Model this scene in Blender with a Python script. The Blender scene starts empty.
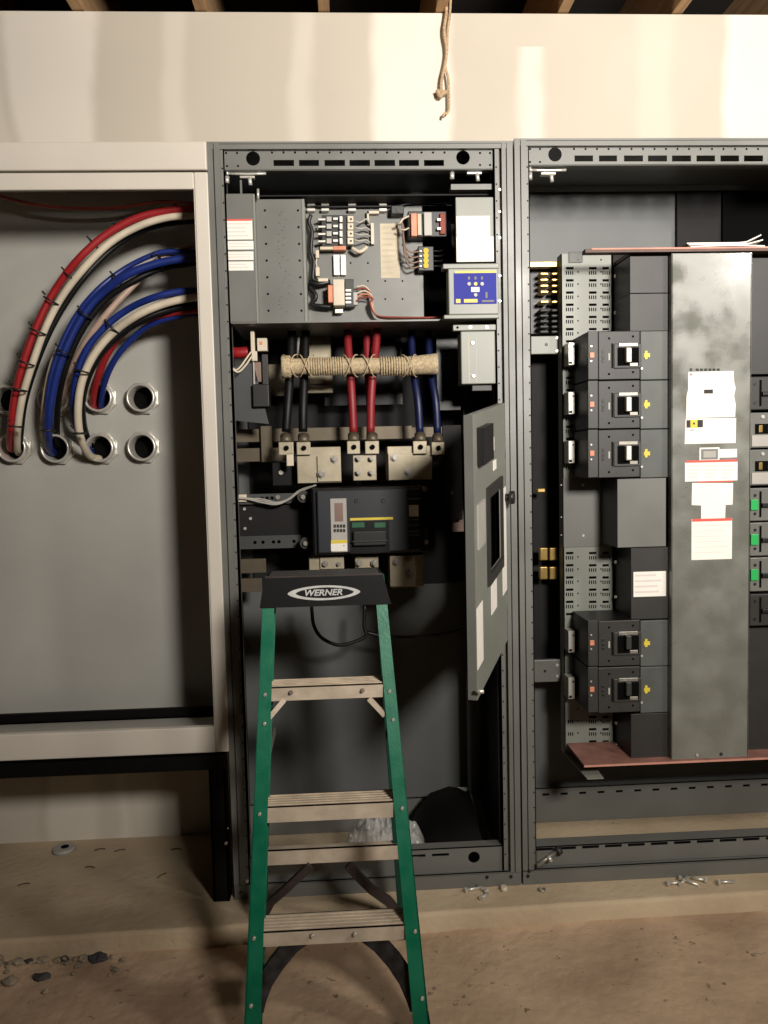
import bpy, bmesh, math, random
from mathutils import Vector, Matrix
random.seed(7)
PI = math.pi
C = bpy.context.scene.collection

# ------------------------------------------------------------------ camera
CX, CY, CZ = 0.3773785, -2.4266423, 1.4757696
PITCH, YAW, ROLL, F = -0.0669457, 0.0504789, -0.0232108, 790.0
cy, sy, cp, sp, cr, sr = math.cos(YAW), math.sin(YAW), math.cos(PITCH), math.sin(PITCH), math.cos(ROLL), math.sin(ROLL)
FW = Vector((sy*cp, cy*cp, sp)); R0 = Vector((cy, -sy, 0)); U0 = R0.cross(FW)
RT = cr*R0 + sr*U0; UP = -sr*R0 + cr*U0
CAM = Vector((CX, CY, CZ))
cd = bpy.data.cameras.new('camera'); cam = bpy.data.objects.new('camera', cd); C.objects.link(cam)
cam.matrix_world = Matrix(((RT.x, UP.x, -FW.x, CX), (RT.y, UP.y, -FW.y, CY), (RT.z, UP.z, -FW.z, CZ), (0, 0, 0, 1)))
cd.sensor_fit = 'VERTICAL'; cd.sensor_height = 24.0; cd.lens = 24.0*F/1024; cd.clip_start = 0.05
bpy.context.scene.camera = cam

def at(u, v, Y):
    """measured point of the photograph brought back to the plane y = Y"""
    d = FW + (u-384)/F*RT + (512-v)/F*UP
    return CAM + (Y-CY)/d.y*d
def atz(u, v, Z):
    d = FW + (u-384)/F*RT + (512-v)/F*UP
    return CAM + (Z-CZ)/d.z*d

# ------------------------------------------------------------------ materials
def lin(c):
    return tuple(((x/255)/12.92 if x/255 <= .04045 else ((x/255+.055)/1.055)**2.4) for x in c) + (1,)
MATS = {}
def mat(name, col, rough=.5, metal=0, var=.06, scale=9, bump=0, bscale=60, col2=None, spec=.5, rvar=0, sx=(1, 1, 1), trans=0, alpha=1, coat=0):
    m = bpy.data.materials.new(name); m.use_nodes = True
    nt = m.node_tree; b = nt.nodes['Principled BSDF']; L = nt.links
    b.inputs['Roughness'].default_value = rough; b.inputs['Metallic'].default_value = metal
    b.inputs['Specular IOR Level'].default_value = spec
    if trans: b.inputs['Transmission Weight'].default_value = trans
    if alpha < 1: b.inputs['Alpha'].default_value = alpha
    if coat: b.inputs['Coat Weight'].default_value = coat
    tc = nt.nodes.new('ShaderNodeTexCoord'); mp = nt.nodes.new('ShaderNodeMapping'); mp.inputs['Scale'].default_value = sx
    L.new(tc.outputs['Object'], mp.inputs[0])
    n = nt.nodes.new('ShaderNodeTexNoise'); n.inputs['Scale'].default_value = scale; n.inputs['Detail'].default_value = 5
    L.new(mp.outputs[0], n.inputs['Vector'])
    cr_ = nt.nodes.new('ShaderNodeValToRGB')
    c = lin(col); c2 = lin(col2) if col2 else tuple(x*(1-var*2.2) for x in c[:3])+(1,)
    c1 = c if col2 else tuple(min(1, x*(1+var)) for x in c[:3])+(1,)
    cr_.color_ramp.elements[0].position = .32; cr_.color_ramp.elements[0].color = c2
    cr_.color_ramp.elements[1].position = .68; cr_.color_ramp.elements[1].color = c1
    L.new(n.outputs['Fac'], cr_.inputs[0]); L.new(cr_.outputs[0], b.inputs['Base Color'])
    if rvar:
        mr = nt.nodes.new('ShaderNodeMapRange'); mr.inputs['To Min'].default_value = max(.05, rough-rvar); mr.inputs['To Max'].default_value = min(1, rough+rvar)
        mr.inputs['From Min'].default_value = .35; mr.inputs['From Max'].default_value = .65
        L.new(n.outputs['Fac'], mr.inputs[0]); L.new(mr.outputs[0], b.inputs['Roughness'])
    if bump:
        n2 = nt.nodes.new('ShaderNodeTexNoise'); n2.inputs['Scale'].default_value = bscale; n2.inputs['Detail'].default_value = 6
        L.new(mp.outputs[0], n2.inputs['Vector'])
        bp = nt.nodes.new('ShaderNodeBump'); bp.inputs['Strength'].default_value = bump; bp.inputs['Distance'].default_value = .01
        L.new(n2.outputs['Fac'], bp.inputs['Height']); L.new(bp.outputs[0], b.inputs['Normal'])
    MATS[name] = m
    return m
mat('grey', (106, 106, 101), .42, 0, .05, 5, .05, 300, rvar=.06)
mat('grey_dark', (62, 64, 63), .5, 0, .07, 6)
mat('grey_light', (128, 130, 121), .45, 0, .05, 6, .05, 300)
mat('grey_back', (92, 94, 93), .5, 0, .08, 3)
mat('plate', (112, 113, 105), .30, 0, .08, 9, .02, 200, rvar=.13, spec=1)
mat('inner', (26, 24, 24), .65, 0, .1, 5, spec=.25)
mat('white_paint', (205, 197, 184), .42, 0, .03, 3, rvar=.05)
mat('pan_paint', (172, 170, 162), .5, 0, .05, 2.5)
mat('steel_black', (9, 8, 7), .6, 0, .1, 20, .1, 120, spec=.15)
mat('tin_dim', (98, 88, 72), .5, .4, .12, 9)  # darker copy of tin, dimness inside the cabinet put into the colour
mat('blue_shaded', (10, 20, 60), .45, 0, .06, 30)  # darker copy of the cable blue, shade from the compartment above put in
mat('red_shaded', (128, 24, 30), .5, 0, .06, 30)  # cable red with the same overhead shade put into the colour
mat('end_grey', (78, 81, 77), .5, 0, .08, 14)
mat('black', (20, 19, 20), .45, 0, .1, 12)
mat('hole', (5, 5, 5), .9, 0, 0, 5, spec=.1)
mat('phenolic', (13, 12, 12), .4, 0, .1, 12, spec=.3)
mat('charcoal', (44, 43, 40), .5, 0, .08, 14, .05, 300)
mat('breaker_blue', (28, 31, 37), .5, 0, .06, 14)
mat('zinc', (222, 218, 208), .32, .55, .06, 30)
mat('bolt', (165, 160, 150), .35, .6, .1, 60)
mat('tin', (166, 156, 134), .5, .45, .10, 14, .03, 90)
mat('brass', (214, 180, 110), .3, .9, .1, 30)
mat('alu', (206, 190, 168), .5, .15, .10, 18, .08, 80)
mat('green', (10, 108, 78), .38, 0, .07, 14, .05, 150, rvar=.08)
mat('green_shaded', (10, 62, 48), .5, 0, .08, 14)  # green of the rear rails with their shade put into the colour
mat('red_ins', (150, 28, 32), .45, 0, .06, 30)
mat('blue_ins', (22, 42, 112), .42, 0, .06, 30)
mat('white_ins', (205, 192, 170), .5, 0, .05, 20)
mat('black_ins', (12, 11, 12), .5, 0, .1, 20, spec=.3)
mat('tan_ins', (128, 104, 92), .5, 0, .08, 20)
mat('pale_tan_ins', (176, 150, 134), .5, 0, .08, 20)
mat('red_dull', (136, 50, 34), .6, 0, .1, 20)
mat('paper', (236, 230, 220), .6, 0, .02, 10)
mat('paper_old', (196, 184, 160), .7, 0, .05, 10)
mat('placard_ink', (184, 172, 150), .7, 0, 0, 5)
mat('ink', (120, 116, 112), .7, 0, 0, 5)
mat('ink_light', (214, 206, 198), .7, 0, 0, 5)
mat('ink_dark', (40, 38, 40), .7, 0, 0, 5)
mat('red_mark', (214, 84, 72), .6, 0, 0, 5)
mat('label_grey', (168, 164, 156), .5, 0, .05, 12)
mat('yellow', (216, 190, 60), .5, 0, .04, 12)
mat('handle_green', (44, 168, 84), .4, 0, .04, 12)
mat('green_flag', (20, 84, 52), .5, 0, .04, 12)
mat('orange', (205, 130, 96), .45, 0, .1, 40)
mat('device_blue', (38, 44, 142), .75, 0, .03, 12)
mat('rope', (196, 176, 142), .9, 0, .15, 120, .6, 300)
mat('twine', (196, 166, 130), .95, 0, .2, 160, .5, 400)
mat('gpo_red', (140, 98, 86), .7, 0, .12, 16, .1, 100)
mat('gpo_edge', (196, 140, 122), .7, 0, .08, 16)
mat('wood_dark', (92, 66, 56), .6, 0, .1, 16)
mat('wood', (176, 140, 100), .75, 0, .12, 6, .2, 40, sx=(8, .6, 8))
mat('deck', (34, 30, 26), .9, 0, .1, 4)
mat('stone', (150, 136, 116), .9, 0, .15, 30, .5, 80)
mat('stone_dark', (62, 60, 62), .8, 0, .2, 40, .5, 80)
mat('lexan', (46, 47, 48), .25, 0, .03, 5, alpha=.5)
mat('ground', (204, 176, 146), .95, 0, .1, 3.2, .8, 22, col2=(164, 138, 112))
mat('screen', (8, 8, 9), .2, 0, 0, 5)

def speckle(name, amount, sc, dark):
    nt = MATS[name].node_tree; b = nt.nodes['Principled BSDF']; L = nt.links
    src = b.inputs['Base Color'].links[0].from_socket
    tc = nt.nodes.new('ShaderNodeTexCoord')
    v = nt.nodes.new('ShaderNodeTexNoise'); v.inputs['Scale'].default_value = sc; v.inputs['Detail'].default_value = 3; v.inputs['Roughness'].default_value = .7
    L.new(tc.outputs['Object'], v.inputs['Vector'])
    mr = nt.nodes.new('ShaderNodeMapRange'); mr.inputs['From Min'].default_value = amount; mr.inputs['From Max'].default_value = amount+.06
    L.new(v.outputs['Fac'], mr.inputs[0])
    mx = nt.nodes.new('ShaderNodeMix'); mx.data_type = 'RGBA'
    L.new(mr.outputs[0], mx.inputs['Factor']); L.new(src, mx.inputs['A']); mx.inputs['B'].default_value = lin(dark)
    L.new(mx.outputs['Result'], b.inputs['Base Color'])
speckle('ground', .655, 30, (124, 102, 80))
mat('concrete', (200, 180, 150), .9, 0, .08, 2.6, .35, 40, col2=(168, 148, 120))
speckle('concrete', .70, 22, (108, 90, 70))

def drywall():
    m = bpy.data.materials.new('drywall'); m.use_nodes = True; nt = m.node_tree; b = nt.nodes['Principled BSDF']; L = nt.links
    b.inputs['Roughness'].default_value = .85
    tc = nt.nodes.new('ShaderNodeTexCoord'); sx = nt.nodes.new('ShaderNodeSeparateXYZ'); L.new(tc.outputs['Object'], sx.inputs[0])
    n = nt.nodes.new('ShaderNodeTexNoise'); n.inputs['Scale'].default_value = 2.3; n.inputs['Detail'].default_value = 4
    mp = nt.nodes.new('ShaderNodeMapping'); mp.inputs['Scale'].default_value = (1, 1, .9); L.new(tc.outputs['Object'], mp.inputs[0]); L.new(mp.outputs[0], n.inputs['Vector'])
    def math_(op, a, c):
        q = nt.nodes.new('ShaderNodeMath'); q.operation = op
        for i, s in enumerate((a, c)):
            if s is None: continue
            if hasattr(s, 'links') or hasattr(s, 'is_output'): L.new(s, q.inputs[i])
            else: q.inputs[i].default_value = s
        return q.outputs[0]
    wob = math_('MULTIPLY', math_('SUBTRACT', n.outputs['Fac'], .5), .14)
    x = math_('ADD', sx.outputs['X'], wob)
    total = None
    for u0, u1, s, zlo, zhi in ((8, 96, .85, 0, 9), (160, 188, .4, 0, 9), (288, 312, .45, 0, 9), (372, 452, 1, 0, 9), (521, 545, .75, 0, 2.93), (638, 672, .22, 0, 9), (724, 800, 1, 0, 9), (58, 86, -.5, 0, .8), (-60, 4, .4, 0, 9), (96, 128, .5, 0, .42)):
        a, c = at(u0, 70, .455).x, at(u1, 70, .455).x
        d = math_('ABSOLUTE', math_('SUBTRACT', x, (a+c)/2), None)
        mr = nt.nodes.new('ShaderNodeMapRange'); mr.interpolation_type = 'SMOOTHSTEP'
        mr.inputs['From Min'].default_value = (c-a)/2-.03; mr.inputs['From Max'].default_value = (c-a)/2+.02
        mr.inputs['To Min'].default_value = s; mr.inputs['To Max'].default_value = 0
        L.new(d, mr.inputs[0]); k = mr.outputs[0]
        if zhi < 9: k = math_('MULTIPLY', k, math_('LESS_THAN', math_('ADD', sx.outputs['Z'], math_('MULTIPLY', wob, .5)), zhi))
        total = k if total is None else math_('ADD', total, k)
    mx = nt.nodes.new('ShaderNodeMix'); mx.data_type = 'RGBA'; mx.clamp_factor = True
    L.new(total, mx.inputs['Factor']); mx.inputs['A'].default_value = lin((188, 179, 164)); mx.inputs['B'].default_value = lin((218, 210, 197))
    n3 = nt.nodes.new('ShaderNodeTexNoise'); n3.inputs['Scale'].default_value = 1.3; n3.inputs['Detail'].default_value = 6
    L.new(tc.outputs['Object'], n3.inputs['Vector'])
    r3 = nt.nodes.new('ShaderNodeMapRange'); r3.inputs['From Min'].default_value = .3; r3.inputs['From Max'].default_value = .7; r3.inputs['To Min'].default_value = .93; r3.inputs['To Max'].default_value = 1.03
    L.new(n3.outputs['Fac'], r3.inputs[0])
    mul = nt.nodes.new('ShaderNodeVectorMath'); mul.operation = 'SCALE'; L.new(mx.outputs['Result'], mul.inputs[0]); L.new(r3.outputs[0], mul.inputs['Scale'])
    L.new(mul.outputs[0], b.inputs['Base Color'])
    MATS['drywall'] = m
drywall()

# ------------------------------------------------------------------ mesh builder
class MB:
    def __init__(s, m='grey'):
        s.bm = bmesh.new(); s.mats = []; s.cur = m
    def idx(s, m):
        m = m or s.cur
        if m not in s.mats: s.mats.append(m)
        return s.mats.index(m)
    def _take(s, faces, m, smooth=False):
        i = s.idx(m)
        for f in faces: f.material_index = i; f.smooth = smooth
    def box(s, x0, x1, y0, y1, z0, z1, m=None, bev=0):
        x0, x1 = sorted((x0, x1)); y0, y1 = sorted((y0, y1)); z0, z1 = sorted((z0, z1))
        t = bmesh.new(); bmesh.ops.create_cube(t, size=1)
        for v in t.verts: v.co = Vector(((x0+x1)/2+v.co.x*(x1-x0), (y0+y1)/2+v.co.y*(y1-y0), (z0+z1)/2+v.co.z*(z1-z0)))
        if bev: bmesh.ops.bevel(t, geom=t.edges[:], offset=min(bev, .45*min(x1-x0, y1-y0, z1-z0)), segments=2, affect='EDGES', profile=.5)
        return s.merge(t, m)
    def merge(s, t, m=None, smooth=False, mtx=None):
        i = s.idx(m); vm = {}
        for v in t.verts: vm[v] = s.bm.verts.new(mtx @ v.co if mtx else v.co)
        for f in t.faces:
            try: g = s.bm.faces.new([vm[v] for v in f.verts])
            except ValueError: continue
            g.material_index = i; g.smooth = smooth
        t.free(); return s
    def pb(s, u0, v0, u1, v1, Y, d, m=None, bev=0):
        um, vm = (u0+u1)/2, (v0+v1)/2
        return s.box(at(u0, vm, Y).x, at(u1, vm, Y).x, Y, Y+d, at(um, v0, Y).z, at(um, v1, Y).z, m, bev)
    def cyl(s, p0, p1, r, m=None, r2=None, n=16, smooth=True):
        p0, p1 = Vector(p0), Vector(p1); d = p1-p0
        t = bmesh.new(); bmesh.ops.create_cone(t, cap_ends=True, segments=n, radius1=r, radius2=r if r2 is None else r2, depth=d.length)
        M = Matrix.Translation((p0+p1)/2) @ d.to_track_quat('Z', 'Y').to_matrix().to_4x4()
        for v in t.verts: v.co = M @ v.co
        i = s.idx(m); vm = {v: s.bm.verts.new(v.co) for v in t.verts}
        for f in t.faces:
            g = s.bm.faces.new([vm[v] for v in f.verts]); g.material_index = i; g.smooth = smooth and len(f.verts) == 4
        t.free(); return s
    def ring(s, c, axis, R, r, m=None, n=28, k=8):
        c = Vector(c); q = Vector(axis).to_track_quat('Z', 'Y'); i = s.idx(m); V = []
        for a in range(n):
            A = 2*PI*a/n
            V.append([s.bm.verts.new(c + q @ Vector(((R+r*math.cos(2*PI*b/k))*math.cos(A), (R+r*math.cos(2*PI*b/k))*math.sin(A), r*math.sin(2*PI*b/k)))) for b in range(k)])
        for a in range(n):
            for b in range(k):
                f = s.bm.faces.new((V[a][b], V[(a+1) % n][b], V[(a+1) % n][(b+1) % k], V[a][(b+1) % k])); f.material_index = i; f.smooth = True
        return s
    def tube(s, pts, r, m=None, n=12, sub=5, rfun=None):
        P = [Vector(p) for p in pts]
        if sub > 1 and len(P) > 2:
            Q = []; E = [2*P[0]-P[1]]+P+[2*P[-1]-P[-2]]
            for j in range(1, len(E)-2):
                for k in range(sub):
                    t = k/sub; a, b, c, d = E[j-1], E[j], E[j+1], E[j+2]
                    Q.append(.5*((2*b)+(c-a)*t+(2*a-5*b+4*c-d)*t*t+(3*b-a-3*c+d)*t**3))
            Q.append(P[-1]); P = Q
        i = s.idx(m); rings = []; up = None
        for j, p in enumerate(P):
            d = (P[min(j+1, len(P)-1)]-P[max(j-1, 0)])
            if d.length < 1e-9: d = Vector((0, 0, 1))
            d.normalize()
            if up is None: up = d.orthogonal().normalized()
            up = (up-d*up.dot(d));
            if up.length < 1e-6: up = d.orthogonal()
            up.normalize(); w = d.cross(up)
            rr = rfun(j/(len(P)-1)) if rfun else r
            rings.append([s.bm.verts.new(p+rr*(math.cos(2*PI*k/n)*up+math.sin(2*PI*k/n)*w)) for k in range(n)])
        for a, b in zip(rings, rings[1:]):
            for k in range(n):
                f = s.bm.faces.new((a[k], a[(k+1) % n], b[(k+1) % n], b[k])); f.material_index = i; f.smooth = True
        for rr in (rings[0], rings[-1]):
            f = s.bm.faces.new(rr); f.material_index = i
        return s
    def prism(s, poly, y0, y1, m=None):
        """polygon in x,z extruded from y0 to y1"""
        i = s.idx(m)
        A = [s.bm.verts.new((p[0], y0, p[1])) for p in poly]; B = [s.bm.verts.new((p[0], y1, p[1])) for p in poly]
        fs = [s.bm.faces.new(A), s.bm.faces.new(B[::-1])]
        for k in range(len(poly)): fs.append(s.bm.faces.new((A[k], B[k], B[(k+1) % len(poly)], A[(k+1) % len(poly)])))
        for f in fs: f.material_index = i
        return s
    def hexa(s, P, m=None):
        """eight corners: four of one end, four of the other"""
        i = s.idx(m); V = [s.bm.verts.new(p) for p in P]
        for q in ((0, 1, 2, 3), (7, 6, 5, 4), (0, 4, 5, 1), (1, 5, 6, 2), (2, 6, 7, 3), (3, 7, 4, 0)):
            s.bm.faces.new([V[k] for k in q]).material_index = i
        return s
    def plate(s, outer, holes, y, th, m=None):
        """flat plate in x,z with real holes: outer (x0,x1,z0,z1); holes ('r',x0,x1,z0,z1) or ('c',x,z,r)"""
        cu = bpy.data.curves.new('tmp', 'CURVE'); cu.dimensions = '2D'; cu.fill_mode = 'BOTH'; cu.extrude = th/2
        def spl(pts):
            sp_ = cu.splines.new('POLY'); sp_.points.add(len(pts)-1); sp_.use_cyclic_u = True
            for k, p in enumerate(pts): sp_.points[k].co = (p[0], p[1], 0, 1)
        x0, x1, z0, z1 = outer; spl([(x0, z0), (x1, z0), (x1, z1), (x0, z1)])
        for h in holes:
            if h[0] == 'r': spl([(h[1], h[3]), (h[1], h[4]), (h[2], h[4]), (h[2], h[3])])
            else:
                nn = 20 if h[3] > .008 else 8
                spl([(h[1]+h[3]*math.cos(2*PI*k/nn), h[2]+h[3]*math.sin(2*PI*k/nn)) for k in range(nn)])
        ob = bpy.data.objects.new('tmp', cu); me = bpy.data.meshes.new_from_object(ob)
        t = bmesh.new(); t.from_mesh(me)
        for v in t.verts: v.co = Vector((v.co.x, y+th/2-v.co.z, v.co.y))
        bpy.data.objects.remove(ob); bpy.data.curves.remove(cu); bpy.data.meshes.remove(me)
        return s.merge(t, m)
    def obj(s, name, parent=None, label=None):
        bm = s.bm
        bmesh.ops.remove_doubles(bm, verts=bm.verts[:], dist=1e-6)
        bmesh.ops.recalc_face_normals(bm, faces=bm.faces[:])
        off = Vector((0, 0, 0)); p = parent
        while p is not None: off += p.location; p = p.parent
        loc = Vector((0, 0, 0))
        if parent is None and not name.startswith(('wall_', 'floor', 'concrete', 'ceiling')):
            xs = [v.co.x for v in bm.verts]; ys = [v.co.y for v in bm.verts]; zs = [v.co.z for v in bm.verts]
            loc = Vector(((min(xs)+max(xs))/2, (min(ys)+max(ys))/2, min(zs)))
        for v in bm.verts: v.co -= off+loc
        me = bpy.data.meshes.new(name); bm.to_mesh(me); bm.free()
        for m in s.mats: me.materials.append(MATS[m])
        o = bpy.data.objects.new(name, me); C.objects.link(o); o.location = loc
        if parent: o.parent = parent
        if label: o['label'] = label
        return o

def tag(o, label, cat, group=None):
    o['label'] = label; o['category'] = cat
    if group: o['group'] = group
    return o
def thing(name, label, cat, loc, group=None):
    o = bpy.data.objects.new(name, None); C.objects.link(o); o.location = Vector(loc); o.empty_display_size = .05
    return tag(o, label, cat, group)
def struct(o): o['kind'] = 'structure'; return o
def screw(par, u, v, Y, r=.005, m='zinc', name='screw', h=.004):
    p = at(u, v, Y); return MB(m).cyl((p.x, Y+.001, p.z), (p.x, Y-h, p.z), r, r2=r*.75, n=10).obj(name, par)
def pbo(name, par, u0, v0, u1, v1, Y, d, m, bev=0, label=None):
    return MB(m).pb(u0, v0, u1, v1, Y, d, m, bev).obj(name, par, label)
def sticker(par, u0, v0, u1, v1, Y, m='paper', lines=4, red=False, name='sticker', label='white printed sticker', ink='ink_light'):
    b = MB(m); b.pb(u0, v0, u1, v1, Y-.0008, .0012, m)
    if red: b.pb(u0+.5, v0, u1-.5, v0+1.8, Y-.0012, .0006, 'red_mark')
    top = v0+(3 if red else 1.5); hgt = (v1-1.5-top)/max(1, lines)
    for k in range(lines):
        e = u1-1.5-random.random()*(u1-u0)*.3
        b.pb(u0+1.5, top+k*hgt+hgt*.25, e, top+k*hgt+hgt*.6, Y-.0011, .0004, ink)
    return b.obj(name, par, label)
def text(par, s, x, y, z, size, m, name='lettering', ext=.0004, shear=0, sx=1, rot=0, align='CENTER', bold=0):
    cu = bpy.data.curves.new('t', 'FONT'); cu.body = s; cu.size = size; cu.extrude = ext; cu.align_x = align; cu.align_y = 'CENTER'; cu.shear = shear; cu.offset = bold
    ob = bpy.data.objects.new('t', cu); me = bpy.data.meshes.new_from_object(ob)
    b = MB(m); t = bmesh.new(); t.from_mesh(me)
    for v in t.verts:
        X, Z = v.co.x*sx, v.co.y
        v.co = Vector((x+X, y-v.co.z-Z*rot, z+Z))
    bpy.data.objects.remove(ob); bpy.data.curves.remove(cu); bpy.data.meshes.remove(me)
    b.merge(t, m); return b.obj(name, par)

# ------------------------------------------------------------------ room
WY = .457; PADZ = .1; FLZ = .045; WT = at(400, 13, WY).z
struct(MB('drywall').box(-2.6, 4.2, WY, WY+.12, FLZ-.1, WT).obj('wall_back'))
# floor with shallow unevenness
def grid(x0, x1, y0, y1, nx, ny, hf, m):
    b = MB(m); i = b.idx(m); V = [[b.bm.verts.new((x0+(x1-x0)*a/nx, y0+(y1-y0)*c/ny, hf(x0+(x1-x0)*a/nx, y0+(y1-y0)*c/ny))) for a in range(nx+1)] for c in range(ny+1)]
    for c in range(ny):
        for a in range(nx): f = b.bm.faces.new((V[c][a], V[c][a+1], V[c+1][a+1], V[c+1][a])); f.smooth = True; f.material_index = i
    return b
from mathutils import noise as mn
struct(grid(-2.6, 4.2, -4.6, WY, 150, 110, lambda x, y: FLZ+.004*(mn.noise(Vector((x*3, y*3, 0)))+.5*mn.noise(Vector((x*9, y*9, 1))))-.003, 'ground').obj('floor'))
# housekeeping pad: front edge runs a little askew
def pad():
    b = MB('concrete'); n = 60; xs = [-2.6+6.8*k/n for k in range(n+1)]
    def ye(x): return -.142+.02*x+.004*mn.noise(Vector((x*5, 0, 0)))
    i = b.idx('concrete'); rows = []
    for x in xs:
        e = ye(x)
        rows.append([b.bm.verts.new(p) for p in ((x, WY, PADZ), (x, e+.012, PADZ), (x, e+.003, PADZ-.003), (x, e, PADZ-.012), (x, e-.004, 0))])
    for a, c in zip(rows, rows[1:]):
        for k in range(4): f = b.bm.faces.new((a[k], a[k+1], c[k+1], c[k])); f.material_index = i; f.smooth = k > 0
    return b.obj('concrete_pad')
struct(pad())
# ceiling deck and joists running from above the camera over the wall
ceil = struct(MB('deck').box(-2.6, 4.2, -4.6, 3.2, WT+.30, WT+.34).obj('ceiling'))
for u in (-44, 78, 201, 324, 441, 563, 677, 800):
    x = at(u, 13, WY).x
    MB('wood').box(x-.019, x+.019, -4.5, 3.1, WT+.004, WT+.30).obj('joist', ceil)
ww = struct(MB('deck').box(-2.6, 4.2, 3.2, 3.3, -.05, WT+.34).obj('wall_far'))
struct(MB('deck').box(-2.7, -2.6, -4.6, 3.2, -.05, WT+.34).obj('wall_left'))
struct(MB('deck').box(4.2, 4.3, -4.6, 3.2, -.05, WT+.34).obj('wall_right'))
struct(MB('deck').box(-2.7, 4.3, -4.7, -4.6, -.05, WT+.34).obj('wall_front'))

# frayed rope
RY = .43
def rp(u, v, y=.3): return at(u, v, y)
rope = thing('frayed_rope', 'frayed twine rope hanging from a ceiling joist in front of the drywall', 'rope', rp(447, -6, .43))
b = MB('twine')
b.tube([at(445.5, -26, RY), at(446.5, 10, RY), at(444, 30, RY), at(446.5, 50, RY), at(445, 64, RY), at(441.5, 80, RY), at(441, 92, RY)], .0055)
b.tube([at(451.5, -26, RY), at(450, 12, RY), at(447.5, 32, RY), at(447, 52, RY), at(445, 64, RY), at(448, 78, RY), at(449, 95, RY), at(448.5, 111, RY), at(444, 114, RY), at(443, 117.5, RY)], .0045)
b.obj('strand', rope)
b = MB('twine'); b.tube([at(437.5, 90, RY), at(440, 96, RY), at(443, 93, RY), at(447, 92, RY)], .008); b.tube([at(441, 88, RY), at(441, 97, RY)], .006, sub=1); b.obj('knot', rope)

# ------------------------------------------------------------------ A: white open enclosure
AX0 = -1.75; AZ0 = at(215, 752, 0).z; AZ1 = at(200, 142.6, 0).z
A = thing('electrical_enclosure', 'large open white painted steel enclosure on the black stand at left', 'enclosure', (-.9, .2, AZ0))
hubs = []
for u, v in ((7, 400), (54, 400), (99.5, 398), (142, 398), (14, 448), (57, 448.5), (101, 448), (143, 447)):
    p = at(u, v, .40); hubs.append((p.x, p.z))
MB('pan_paint').plate((AX0+.004, -.004, AZ0+.004, AZ1-.004), [('c', x, z, .045) for x, z in hubs], .418, .006, 'pan_paint').obj('back_panel', A)
MB('white_paint').box(AX0, -.002, .0, .428, AZ1-.003, AZ1).obj('top_panel', A)
MB('white_paint').box(-.005, -.002, .02, .428, AZ0, AZ1).obj('side_panel', A)
MB('white_paint').box(AX0, AX0+.003, .02, .428, AZ0, AZ1).obj('side_panel', A)
AFZ = AZ0+.012
MB('pan_paint').box(AX0, -.005, .012, .428, AZ0, AFZ).obj('bottom_panel', A)
zseam = at(100, 172.5, 0).z; zin = at(100, 190, 0).z; zlip = at(150, 729, 0).z
MB('white_paint').box(AX0-.004, 0, -.012, .010, zseam+.003, AZ1, bev=.004).obj('top_hood', A)
MB('white_paint').box(AX0, -.041, -.004, .012, zin, zseam-.001, bev=.003).obj('top_frame', A)
MB('white_paint').box(-.040, 0, -.004, .012, AZ0, zseam-.001, bev=.003).box(-.043, -.038, 0, .05, AZ0, zseam-.004).obj('side_frame', A)
MB('white_paint').box(AX0, -.041, -.004, .012, AZ0, zlip, bev=.003).box(AX0, -.041, .0, .02, zlip-.006, zlip-.001).obj('bottom_frame', A)
MB('steel_black').box(AX0+.02, -.045, .31, .325, AFZ, AFZ+.035).box(AX0+.02, -.045, .31, .40, AFZ, AFZ+.006).obj('black_bar', A, 'black bar along the bottom of the enclosure')  # black L-shaped bar near the back of the enclosure floor

# black stand
S = thing('steel_stand', 'black steel angle stand carrying the white enclosure', 'stand', (-.9, .2, PADZ))
zb = at(100, 774, 0).z
MB('steel_black').box(AX0, -.012, -.006, .03, zb, AZ0-.001, bev=.002).box(AX0, -.012, -.006, .2, AZ0-.007, AZ0-.001).obj('beam', S)
MB('steel_black').box(-.064, -.014, -.006, 0, PADZ, zb).box(-.020, -.014, -.006, .045, PADZ, zb).box(-.064, -.058, -.006, .045, PADZ, zb).obj('leg', S)
MB('steel_black').box(AX0, AX0+.05, -.006, .045, PADZ, zb).obj('leg', S)
screw(S, 226, 843, -.006, .006, 'zinc', 'bolt'); screw(S, 228, 828, -.006, .003, 'zinc', 'bolt')

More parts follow.
